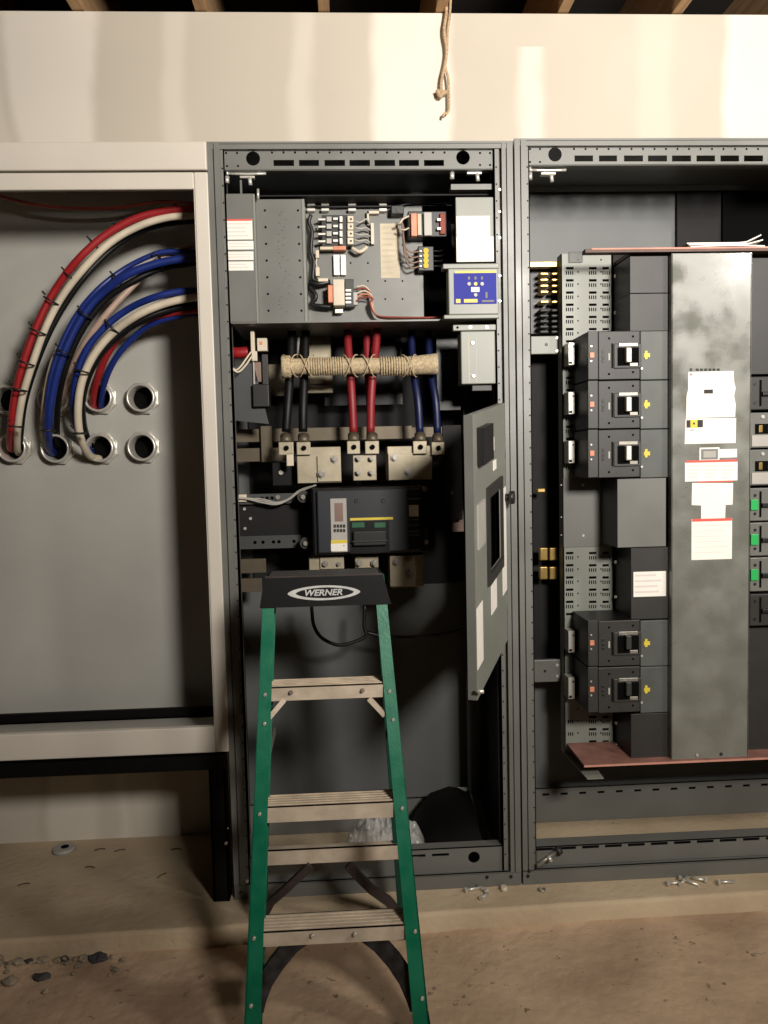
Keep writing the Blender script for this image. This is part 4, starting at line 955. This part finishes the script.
for k in range(6): b.pb(695, 525+k*5.4, 728-3*(k % 2), 525.7+k*5.4, YS-.0015, .001, 'ink_light')
b.obj('sticker', Q, 'square white sticker with a red header')
# blank fillers left of the cover
YF = .10
def filler(u0, v0, u1, v1, front, label=None, Y=YF, side='phenolic'):
    x0, x1 = at(u0, (v0+v1)/2, Y).x, at(u1, (v0+v1)/2, Y).x; z1, z0 = at((u0+u1)/2, v0, Y).z, at((u0+u1)/2, v1, Y).z
    return MB(side).box(x0, x1, Y+.003, YP, z0, z1, side).box(x0, x1, Y, Y+.003, z0, z1, front, .0012).obj('filler_plate', Q, label)
filler(630, 256, 668, 293, 'charcoal'); filler(630, 293.5, 668, 331, 'charcoal')
filler(617.5, 478.5, 666, 547, 'grey', 'lighter grey blank filler box', .09, 'charcoal')
filler(631, 547.5, 668, 619, 'charcoal'); filler(631, 713.5, 668, 760, 'charcoal')
sticker(Q, 633.5, 571.5, 666, 596.5, YF, 'paper', 4)
for u, v in ((615.5, 276), (615.5, 312.5), (615.5, 562), (615.5, 597), (616, 723), (616, 745)): 
    p = at(u, v, .23); MB('zinc').cyl((p.x+.008, .23, p.z), (p.x-.003, .23, p.z), .006, n=10).obj('screw', Q)

def breaker(v0, v1, label, bright):
    q = thing('circuit_breaker', label, 'circuit breaker', at(615, v1, .17), 'black frame breakers in the right section')
    Y = .08; h = (v1-v0)/50.
    pbo('body', q, 588, v0+.4, 640, v1-.4, Y, YP-Y-.004, 'phenolic', .003)
    pbo('front_cover', q, 588.2, v0+.6, 598, v1-.6, Y-.003, .006, 'charcoal', .001); pbo('front_cover', q, 598.5, v0+.6, 640, v1-.6, Y-.004, .007, 'charcoal', .002)
    g = pbo('end_cover', q, 640.5, v0+.4, 668, v1-.4, Y+.022, YP-Y-.03, 'end_grey', .002, 'grey end cover')
    V = lambda k: v0+k*h
    pbo('trip_button', q, 590, V(22), 594.5, V(27.5), Y-.006, .006, 'orange', .001, 'pale pink trip button')
    for k in (16, 31): screw(q, 591, V(k), Y-.003, .0035, 'zinc')
    for k in (20, 25, 29): pbo('selector', q, 602, V(k), 604.5, V(k+3), Y-.006, .003, 'black', .001)
    pbo('selector_tick', q, 608.5, V(23), 610, V(30), Y-.005, .003, 'label_grey')
    pbo('cover_groove', q, 611.5, V(13), 613, V(38), Y-.005, .003, 'hole')
    w = pbo('handle_well', q, 614, V(13), 641.5, V(38), Y-.009, .008, 'charcoal', .002)
    pbo('well_opening', w, 617.5, V(17), 639, V(35.5), Y-.0098, .004, 'hole')
    pbo('handle', q, 626.5, V(17), 632, V(32), Y-.03, .022, 'zinc' if bright else 'charcoal', .003, 'switch handle')
    pbo('handle_frame', q, 619, V(12.5), 638, V(16), Y-.012, .006, 'bolt', .001); pbo('handle_frame', q, 630, V(32.5), 638, V(36), Y-.012, .006, 'bolt', .001)
    b = MB('yellow'); b.pb(644, V(23), 650, V(27), Y+.0200, .003, 'yellow'); b.pb(645, V(20.5), 647.5, V(29), Y+.0194, .003, 'yellow'); b.obj('yellow_mark', q, 'small yellow cross shaped mark')
    screw(q, 641.5, V(38.5), Y-.002, .005, 'zinc')
    for u, k in ((609, 8), (633, 6), (609, 44), (633, 42)): screw(q, u, V(k), Y-.004, .0045, 'hole', 'screw', .001)
    b = MB('zinc' if bright else 'label_grey'); p = at(571, V(24), .2); z1, z0 = at(571, V(12), .2).z, at(571, V(35), .2).z; x0, x1 = at(568.5, V(24), .2).x, at(575, V(24), .2).x
    b.box(x0, x1, .2, .255, z0, z1, 'zinc' if bright else 'label_grey', .002)
    b.cyl((x1-.006, .2, z1-.014), (x1-.006, .1985, z1-.014), .003, 'hole', n=8); b.box(x0+.002, x0+.012, .199, .21, z0+.004, z0+.012, 'hole')
    b.obj('mounting_clip', q, 'pale mounting clip')
breaker(330.5, 380, 'black circuit breaker, top of the upper stack of three', True)
breaker(380, 429, 'black circuit breaker, middle of the upper stack of three', True)
breaker(429, 478, 'black circuit breaker, bottom of the upper stack of three', True)
breaker(620, 666.5, 'black circuit breaker, upper of the lower pair', False)
breaker(666.5, 713, 'black circuit breaker, lower of the lower pair', False)
# right hand branch breakers
def rb(v0, v1, kind, label):
    q = thing('branch_breaker', label, 'circuit breaker', at(760, v1, .17), 'branch breakers at the right frame edge'); Y = .11
    x0 = at(749, (v0+v1)/2, Y).x; x1 = x0+.20; z1, z0 = at(758, v0+.6, Y).z, at(758, v1-.6, Y).z; hh = z1-z0
    MB('charcoal').box(x0+.004, x1, Y, YP-.002, z0, z1, 'grey' if kind != 'p' else 'charcoal', .003).obj('body', q)
    if kind == 'w':
        MB('label_grey').box(x0+.008, x1, Y-.004, Y+.002, z0+.004, z0+hh*.36, 'label_grey', .002).obj('label_strip', q)
        MB('hole').box(x0+.02, x1-.03, Y-.003, Y+.002, z0+hh*.40, z0+hh*.68, 'hole').obj('handle_slot', q)
        for k in range(3): MB('label_grey').box(x0+.03+k*.03, x0+.042+k*.03, Y-.008, Y, z0+hh*.44, z0+hh*.64, 'charcoal' if k else 'brass', .001).obj('switch', q)
        MB('zinc').cyl((x0+.045, Y+.001, z1-hh*.12), (x0+.045, Y-.004, z1-hh*.12), .006, n=10).obj('screw', q)
    else:
        MB('charcoal').box(x0+.035, x0+.041, Y-.003, Y+.002, z0+hh*.12, z1-hh*.1, 'hole').obj('groove', q)
        MB('hole').box(x0+.041, x1-.02, Y-.012, Y+.002, z0+hh*.42, z0+hh*.54, 'black', .002).obj('handle', q)
        for k in (.22, .78): MB('black').cyl((x0+.02, Y+.001, z0+hh*k), (x0+.02, Y-.002, z0+hh*k), .005, n=8).obj('screw', q)
        if kind == 'g': MB('handle_green').box(x0+.004, x0+.030, Y-.006, Y+.001, z0+hh*.33, z0+hh*.66, 'handle_green', .002).obj('green_tab', q, 'bright green tab')
rb(376, 410.5, 'p', 'topmost branch breaker right of the cover plate, no green tab')
rb(412, 448.5, 'w', 'upper branch breaker with a pale strip right of the cover plate')
rb(449, 486, 'w', 'lower branch breaker with a pale strip right of the cover plate')
rb(487.5, 521.5, 'g', 'uppermost branch breaker with a green tab')
rb(522, 556.5, 'g', 'middle branch breaker with a green tab')
rb(557, 592, 'g', 'lowest branch breaker with a green tab')
rb(593.5, 626.5, 'p', 'lowest branch breaker right of the cover plate, below the green tabs')
x0 = at(750.5, 320, .13).x
MB('charcoal').box(x0, cxb-.08, .13, .22, at(758, 374, .13).z, cz1-.004, 'charcoal').obj('filler_plate', Q); MB('charcoal').box(x0, cxb-.08, .13, .22, cz0, at(758, 628, .13).z, 'charcoal').obj('filler_plate', Q)
# papers
q = thing('instruction_papers', 'thin white instruction papers lying on the top board of the breaker panel', 'paper', at(728, 247, .1))
xa, xb = at(690, 247, .09).x, at(764, 245, .09).x; zz = zt+.013
for k in range(3):
    b = MB('paper'); i = b.idx('paper'); n = 10; Vt = []
    for a in range(n+1):
        s = a/n; x = xa+(xb-xa)*s-.006*k; lift = (.006+.008*k)*max(0, s-.78)/.22 if k else 0
        Vt.append([b.bm.verts.new((x, y, zz+.004*k+.003*math.sin(s*3+k)+lift*(1 if y < .15 else .6)+.004*k*s+dz)) for dz in (0, .0036) for y in (.085, .24)])
    for a, c in zip(Vt, Vt[1:]):
        for (m0, m1) in ((0, 1), (1, 3), (3, 2), (2, 0)): b.bm.faces.new((a[m0], a[m1], c[m1], c[m0])).material_index = i
    for e in (Vt[0], Vt[-1]): b.bm.faces.new((e[0], e[1], e[3], e[2])).material_index = i
    b.obj('sheet', q)

# ------------------------------------------------------------------ ladder
def yf(z): return -.34-(1.12-z)*.28
def lfit(u, v):
    z = .6
    for _ in range(30): z = at(u, v, yf(z)).z
    return at(u, v, yf(z))
Ld = thing('stepladder', 'green fibreglass stepladder with metal treads and a black top cap', 'ladder', (.32, -.42, FLZ))
def rail(uo, ui, v0, uo2, ui2, v1, side):
    o1, i1, o2, i2 = lfit(uo, v0), lfit(ui, v0), lfit(uo2, v1), lfit(ui2, v1)
    t = (FLZ+.012-o1.z)/(o2.z-o1.z); o2 = o1.lerp(o2, t); i2 = i1.lerp(i2, t); i2.z = o2.z
    o1 = o2.lerp(o1, 1.04); i1 = i2.lerp(i1, 1.04)
    n = Vector((0, .96, .27))  # rail depth direction
    b = MB('green')
    def slab(a, c, a2, c2, d0, d1, m='green'):
        b.hexa([a+n*d0, c+n*d0, c+n*d1, a+n*d1, a2+n*d0, c2+n*d0, c2+n*d1, a2+n*d1], m)
    slab(o1, i1, o2, i2, 0, .004)                   # front web flange
    w1, w2 = (i1-o1), (i2-o2)
    slab(o1, o1+w1*.12, o2, o2+w2*.12, 0, .075)      # side web
    slab(o1, i1, o2, i2, .071, .075)
    r_ = b.obj('front_rail', Ld)
    b = MB('black'); b.hexa([o2+Vector((0, -.004, .05)), i2+Vector((0, -.004, .05)), i2+Vector((0, .078, .05)), o2+Vector((0, .078, .05)), o2+Vector((0, -.006, -.010)), i2+Vector((0, -.006, -.010)), i2+Vector((0, .08, -.010)), o2+Vector((0, .08, -.010))]); b.obj('foot', Ld, 'black rubber foot')
    return o1, o2
lo1, lo2 = rail(262.5, 274.5, 603, 244.5, 261, 1015, 'l')
ro1, ro2 = rail(387, 376, 601, 428.5, 412.5, 1015, 'r')
# steps
def step(u0, u1, vt, vb, d=.075, name='step'):
    a, c = lfit(u0, vt), lfit(u1, vt); e = lfit((u0+u1)/2, vb); z1 = (a.z+c.z)/2; z0 = e.z; y = a.y
    b = MB('alu').box(a.x, c.x, y, y+.003, z0, z1).box(a.x, c.x, y, y+d, z1-.003, z1).box(a.x, c.x, y+d-.003, y+d, z0+.006, z1)
    for k in range(5): b.box(a.x, c.x, y+.008+k*.014, y+.011+k*.014, z1, z1+.002)
    o = b.obj(name, Ld)
    return a, c, y, z0, z1
s1 = step(269, 385.5, 685.5, 700.5); s2 = step(264.5, 396.5, 804.5, 822.5); s3 = step(258.5, 409.5, 929, 946.5)
def lscrew(u, v, m='zinc', r=.0055, off=.001):
    p = lfit(u, v); MB(m).cyl(p+Vector((0, off, 0)), p+Vector((0, -.005, 0)), r, r2=r*.7, n=10).obj('rivet', Ld)
for u, v in ((265, 694.5), (389.5, 691), (264.5, 723.5), (393, 719.5), (259.5, 814), (402, 808), (254, 938), (415, 931), (251, 1005.5), (422, 998)): lscrew(u, v)
for u, v in ((291, 692.5), (362.5, 690.5)): lscrew(u, v, 'bolt', .006)
for u, v in ((312.5, 935.5), (355, 934)): lscrew(u, v, 'zinc', .006)
# knee braces under the first step
def brace(p0, p1, r, m, name, w=.02):
    d = (p1-p0); n = Vector((d.z, 0, -d.x)).normalized()*w/2; t = Vector((0, .012, 0))
    return MB(m).hexa([p0-n, p0+n, p0+n+t, p0-n+t, p1-n, p1+n, p1+n+t, p1-n+t]).obj(name, Ld)
o = Vector((0, .01, 0))
brace(lfit(284, 701)+o, lfit(269, 719)+o, 0, 'alu', 'knee_brace', .013); brace(lfit(369, 700)+o, lfit(385, 717)+o, 0, 'alu', 'knee_brace', .013)
def curved(par, pts, w, m, name, Yoff=0):
    b = MB(m); i = b.idx(m); pr = None
    for k, p in enumerate(pts):
        d = (pts[min(k+1, len(pts)-1)]-pts[max(k-1, 0)]); n = Vector((d.z, 0, -d.x)).normalized()*w/2
        cur = [b.bm.verts.new(q_) for q_ in (p-n, p+n, p+n+Vector((0, .018, 0)), p-n+Vector((0, .018, 0)))]
        if pr:
            for j in range(4): b.bm.faces.new((pr[j], pr[(j+1) % 4], cur[(j+1) % 4], cur[j])).material_index = i
        else: b.bm.faces.new(cur).material_index = i
        pr = cur
    b.bm.faces.new(pr).material_index = i
    return b.obj(name, par)
mat('brace_dark', (60, 50, 46), .6, .1, .2, 20)
mat('brace_worn', (44, 42, 42), .5, .1, .5, 30)
curved(Ld, [lfit(u, v)+Vector((0, .03, 0)) for u, v in ((306, 943), (291, 954), (276, 972), (264, 990), (257, 1008), (254, 1020))], .040, 'brace_worn', 'lower_brace')
curved(Ld, [lfit(u, v)+Vector((0, .03, 0)) for u, v in ((364, 941), (380, 953), (395, 970), (407, 988), (415, 1006), (419, 1018))], .040, 'brace_worn', 'lower_brace')
# rear section: nearly upright behind
def yr(z): return -.235+(1.10-z)*.065
def rfit(u, v):
    z = .3
    for _ in range(30): z = at(u, v, yr(z)).z
    return at(u, v, yr(z))
for (ua, ub, ut, side) in ((257, 268, 272, 0), (395, 403, 375, 1)):
    p = rfit(ua, 870); q_ = rfit(ub, 870); tt = Vector((.175 if side == 0 else .455, yr(1.10), 1.10))
    tt.x = (at(262.5, 606, yr(1.1)) if side == 0 else at(376, 606, yr(1.1))).x
    w = .030; k = (FLZ-p.z)/(tt.z-p.z); bt = p.lerp(tt, k)
    X = Vector((w, 0, 0)); Yv = Vector((0, .03, 0))
    MB('green_shaded').hexa([bt, bt+X, bt+X+Yv, bt+Yv, tt, tt+X, tt+X+Yv, tt+Yv], 'green_shaded').obj('rear_rail', Ld)
a, c = rfit(262, 850), rfit(401, 850); e = rfit(330, 861)
MB('alu').box(a.x, c.x, a.y-.006, a.y-.001, e.z, a.z).box(a.x, c.x, a.y-.006, a.y+.02, a.z-.003, a.z).obj('rear_bar', Ld)
curved(Ld, [rfit(u, v)+Vector((0, -.025, 0)) for u, v in ((311, 863), (300, 873), (287, 885), (272, 898), (264, 913))], .022, 'brace_dark', 'rear_brace')
curved(Ld, [rfit(u, v)+Vector((0, -.025, 0)) for u, v in ((348, 862), (358, 873), (371, 886), (388, 898), (398, 910))], .024, 'brace_dark', 'rear_brace')
zz = s2[4]-.02
for x in (.152, .508):
    MB('bolt').hexa([Vector((x, yf(.66)+.03, .66)), Vector((x+.004, yf(.66)+.03, .66)), Vector((x+.004, yf(.66)+.03, .68)), Vector((x, yf(.66)+.03, .68)), Vector((x+(.01 if x < .3 else -.02), yr(.7), .70)), Vector((x+(.014 if x < .3 else -.016), yr(.7), .70)), Vector((x+(.014 if x < .3 else -.016), yr(.7), .72)), Vector((x+(.01 if x < .3 else -.02), yr(.7), .72))]).obj('spreader', Ld)
# cap
mat('cap_black', (7, 7, 7), .6, 0, .15, 30, .05, 200, spec=.25)
ct = at(320, 577, -.35).z; cb = at(325, 606, -.35).z
x0, x1 = at(264, 577, -.35).x, at(383, 573, -.35).x; xb0, xb1 = at(259.5, 604, -.35).x, at(391, 601, -.35).x
b = MB('black')
b.hexa([(xb0, -.352, cb), (xb1, -.352, cb), (xb1-.006, -.215, cb), (xb0+.006, -.215, cb), (x0, -.345, ct), (x1, -.345, ct), (x1-.004, -.215, ct), (x0+.004, -.215, ct)], 'cap_black')
cap = b.obj('top_cap', Ld)
b = MB('tan_ins'); 
for k in range(4): b.box(x0+.01, x1-.01, -.335+k*.03, -.327+k*.03, ct, ct+.004, 'charcoal')
b.box(x0+.002, x1-.002, -.344, -.338, ct, ct+.005, 'brace_dark')
b.obj('cap_ribs', cap)
# logo: pointed oval ring with lettering
lx, lz = at(324, 593, -.3535).x, at(324, 593, -.3535).z
hw = (at(361, 593, -.3535).x-at(288, 593, -.3535).x)/2
def lens(w, h, n=40): 
    pts = []
    for k in range(n):
        t = 2*PI*k/n; c_ = math.cos(t); s_ = math.sin(t)
        pts.append((w*c_, h*s_*(abs(s_)**.25)))
    return pts
b = MB('zinc'); MATS['logo_silver'] = mat('logo_silver', (190, 190, 186), .45, 0, .08, 30)
sl = (ct-cb)
yo = lambda z: -.352+.007*(z-cb)/sl-.0006
outer = lens(hw, .0195); inner_ = [(x*1.0+.002, z) for x, z in lens(hw*.80, .0140)]
i = b.idx('logo_silver'); VO = [b.bm.verts.new((lx+x, yo(lz+z)-.0006, lz+z)) for x, z in outer]; VI = [b.bm.verts.new((lx+x, yo(lz+z)-.0006, lz+z)) for x, z in inner_]
for k in range(40): b.bm.faces.new((VO[k], VO[(k+1) % 40], VI[(k+1) % 40], VI[k])).material_index = i
b.obj('logo_ring', cap, 'silver pointed oval ring')
text(cap, 'WERNER', lx-.003, yo(lz)-.0010, lz, .0225, 'logo_silver', 'lettering', .0003, .25, 1.12, rot=-.1, bold=.0006)

# ------------------------------------------------------------------ hardware on the pad and rails
def bolt(x, y, z, ang, ln, label, r=.0045, grp='loose bolts on the concrete pad'):
    q = thing('bolt', label, 'bolt', (x, y, z), grp)
    d = Vector((math.cos(ang), math.sin(ang), 0)); c_ = Vector((x, y, z+r*1.9))
    MB('zinc').cyl(c_-d*ln/2, c_+d*ln/2-Vector((0, 0, r*.7)), r, n=10).obj('shank', q)
    MB('zinc').cyl(c_-d*ln/2-d*.007, c_-d*ln/2, r*1.9, n=6, smooth=False).obj('head', q)
def onpad(u, v): return atz(u, v, PADZ)
for k, (u, v, a, ln, lb) in enumerate(((473, 891, .3, .045, 'loose bolt leftmost of the pile in front of the middle section'), (481, 890, 2.2, .04, 'loose bolt in the middle of the pile below the small door'), (485, 897.5, .9, .035, 'loose bolt nearest the pad edge below the middle section'),
        (676, 885, .1, .05, 'loose bolt at the left of the pile before the right section'), (684, 882, .9, .06, 'upright leaning bolt in the pile before the right section'), (690, 884, -.8, .055, 'bright bolt crossing the pile before the right section'), (698, 881, 2.6, .04, 'loose bolt at the right of the pile before the right section'), (727, 884, .05, .05, 'single dark bolt lying right of the bolt pile'))):
    p = onpad(u, v); bolt(p.x, p.y, PADZ, a, ln, lb)
p = onpad(504, 890.5)
tag(MB('white_ins').cyl((p.x, p.y, PADZ), (p.x, p.y, PADZ+.014), .013, 'white_ins', r2=.010, n=14).obj('plastic_plug'), 'small cream plastic cap on the pad near the bolt pile', 'cap')
p = onpad(542, 890.5)
tag(MB('bolt').ring((p.x, p.y, PADZ+.003), (0, 0, 1), .010, .003, 'bolt').obj('washer'), 'flat washer on the pad under the right section corner', 'washer')
q = thing('bolt', 'long bolt with washer leaning on the bottom rail of the right section', 'bolt', at(547, 865, .0))
b = MB('bolt'); b.tube([at(537, 865.5, -.012), at(556, 852, .01)], .006, sub=1); b.obj('shank', q)
MB('charcoal').cyl(at(556.5, 852.5, .006), at(560, 849.5, .012), .014, n=16).obj('washer', q); MB('zinc').cyl(at(548, 860, -.006), at(550.5, 858, -.003), .012, n=6).obj('nut', q)
p = onpad(64, 850)
q = thing('knockout_disc', 'round pale knockout disc on the pad by the wall under the white enclosure', 'disc', (p.x, p.y, PADZ))
MB('stone').cyl((p.x, p.y, PADZ), (p.x, p.y, PADZ+.012), .042, 'label_grey', r2=.036, n=28).obj('disc', q); MB('hole').cyl((p.x+.004, p.y, PADZ+.0125), (p.x+.004, p.y, PADZ+.0135), .014, n=14).obj('centre_hole', q)

# rubble
def rock(x, y, z, r, m, label, grp, name='concrete_chip'):
    b = MB(m); t = bmesh.new(); bmesh.ops.create_icosphere(t, subdivisions=2, radius=r)
    s = random.random()*50; f = Vector((random.uniform(.8, 1.4), random.uniform(.7, 1.1), random.uniform(.5, .8)))
    for v in t.verts:
        k = 1+.45*mn.noise(v.co*1.3/r+Vector((s, s, 0))); v.co = Vector((v.co.x*f.x*k, v.co.y*f.y*k, max(v.co.z*f.z*k, -r*.25)))+Vector((x, y, z+r*.25))
    b.merge(t, m); tag(b.obj(name), label, 'stone', grp)
grp = 'broken chips along the pad edge at left'
extra = [(random.uniform(0, 130), random.uniform(946, 975), random.uniform(.004, .010), 'stone') for _ in range(34)]
for u, v, r, m in tuple(extra)+((5, 952, .022, 'stone'), (28, 947, .016, 'stone'), (36, 951, .012, 'stone_dark'), (52, 946, .018, 'stone'), (66, 950, .012, 'stone'), (60, 956, .011, 'stone'), (72, 945, .012, 'stone_dark'), (84, 960, .017, 'stone'), (78, 966, .010, 'stone'), (68, 955, .012, 'stone'), (46, 943, .011, 'stone'), (90, 955, .012, 'stone'), (117, 948, .009, 'stone')):
    p = atz(u, v, FLZ); rock(p.x, min(p.y, -.175), FLZ-.002, r, m, 'small broken concrete chip in the rubble along the pad edge at left', grp)
p = atz(103, 949, FLZ); rock(p.x, min(p.y, -.18), FLZ-.002, .022, 'stone_dark', 'dark bluish lump at the right end of the rubble by the pad', None, 'dark_lump')
p = atz(42, 978, FLZ); rock(p.x, p.y, FLZ-.002, .020, 'stone_dark', 'dark lump on the floor nearer than the rubble row', None, 'dark_lump')
p = atz(10, 983, FLZ); rock(p.x, p.y, FLZ-.002, .024, 'stone', 'largest pale chip at the left edge in front of the rubble', None)
p = atz(45, 992, FLZ); rock(p.x, p.y, FLZ-.002, .010, 'stone', 'little pale chip just below the nearer dark lump', None)
for u, v, a in ((24, 885, .3), (100, 850, .2), (120, 851, .3), (90, 868, -.2), (162, 876, .9), (176, 850, 0)):
    p = onpad(u, v); d = Vector((math.cos(a), math.sin(a), 0))*.018; c_ = Vector((p.x, p.y, PADZ+.002))
    tag(MB('wood_dark').tube([c_-d, c_+Vector((0, .003, .002)), c_+d], .0022, n=6, sub=2).obj('debris_scrap'), 'tiny dark scrap lying on the pad under the white enclosure', 'debris', 'dark scraps on the pad under the enclosure')
for k in range(16):
    u, v = random.uniform(430, 760), random.uniform(925, 1010)
    p = atz(u, v, FLZ); rock(p.x, p.y, FLZ-.003, random.uniform(.003, .006), 'stone', 'tiny crumb scattered on the brown floor at right', 'crumbs scattered on the floor at right', 'floor_crumb')

# ------------------------------------------------------------------ light
def area(name, loc, tgt, size, power, col):
    l = bpy.data.lights.new(name, 'AREA'); l.shape = 'DISK'; l.size = size; l.energy = power; l.color = col
    o = bpy.data.objects.new(name, l); C.objects.link(o); o.location = loc
    o.rotation_euler = (Vector(tgt)-Vector(loc)).to_track_quat('-Z', 'Y').to_euler(); return o
area('work_lamp', (1.6, -3.3, 2.5), (1.3, .2, 3.3), .6, 165, (1, .945, .875)).data.spread = math.radians(125)
area('side_lamp', (2.9, -1.95, 2.66), (1.7, .1, 1.2), .3, 19, (1, .94, .87)).data.spread = math.radians(125)
w = bpy.data.worlds.new('world'); bpy.context.scene.world = w; w.use_nodes = True
w.node_tree.nodes['Background'].inputs[0].default_value = (1, .85, .7, 1); w.node_tree.nodes['Background'].inputs[1].default_value = .01
vs = bpy.context.scene.view_settings; vs.view_transform = 'Standard'; vs.look = 'None'; vs.gamma = 1; vs.use_curve_mapping = False; vs.exposure = -.45
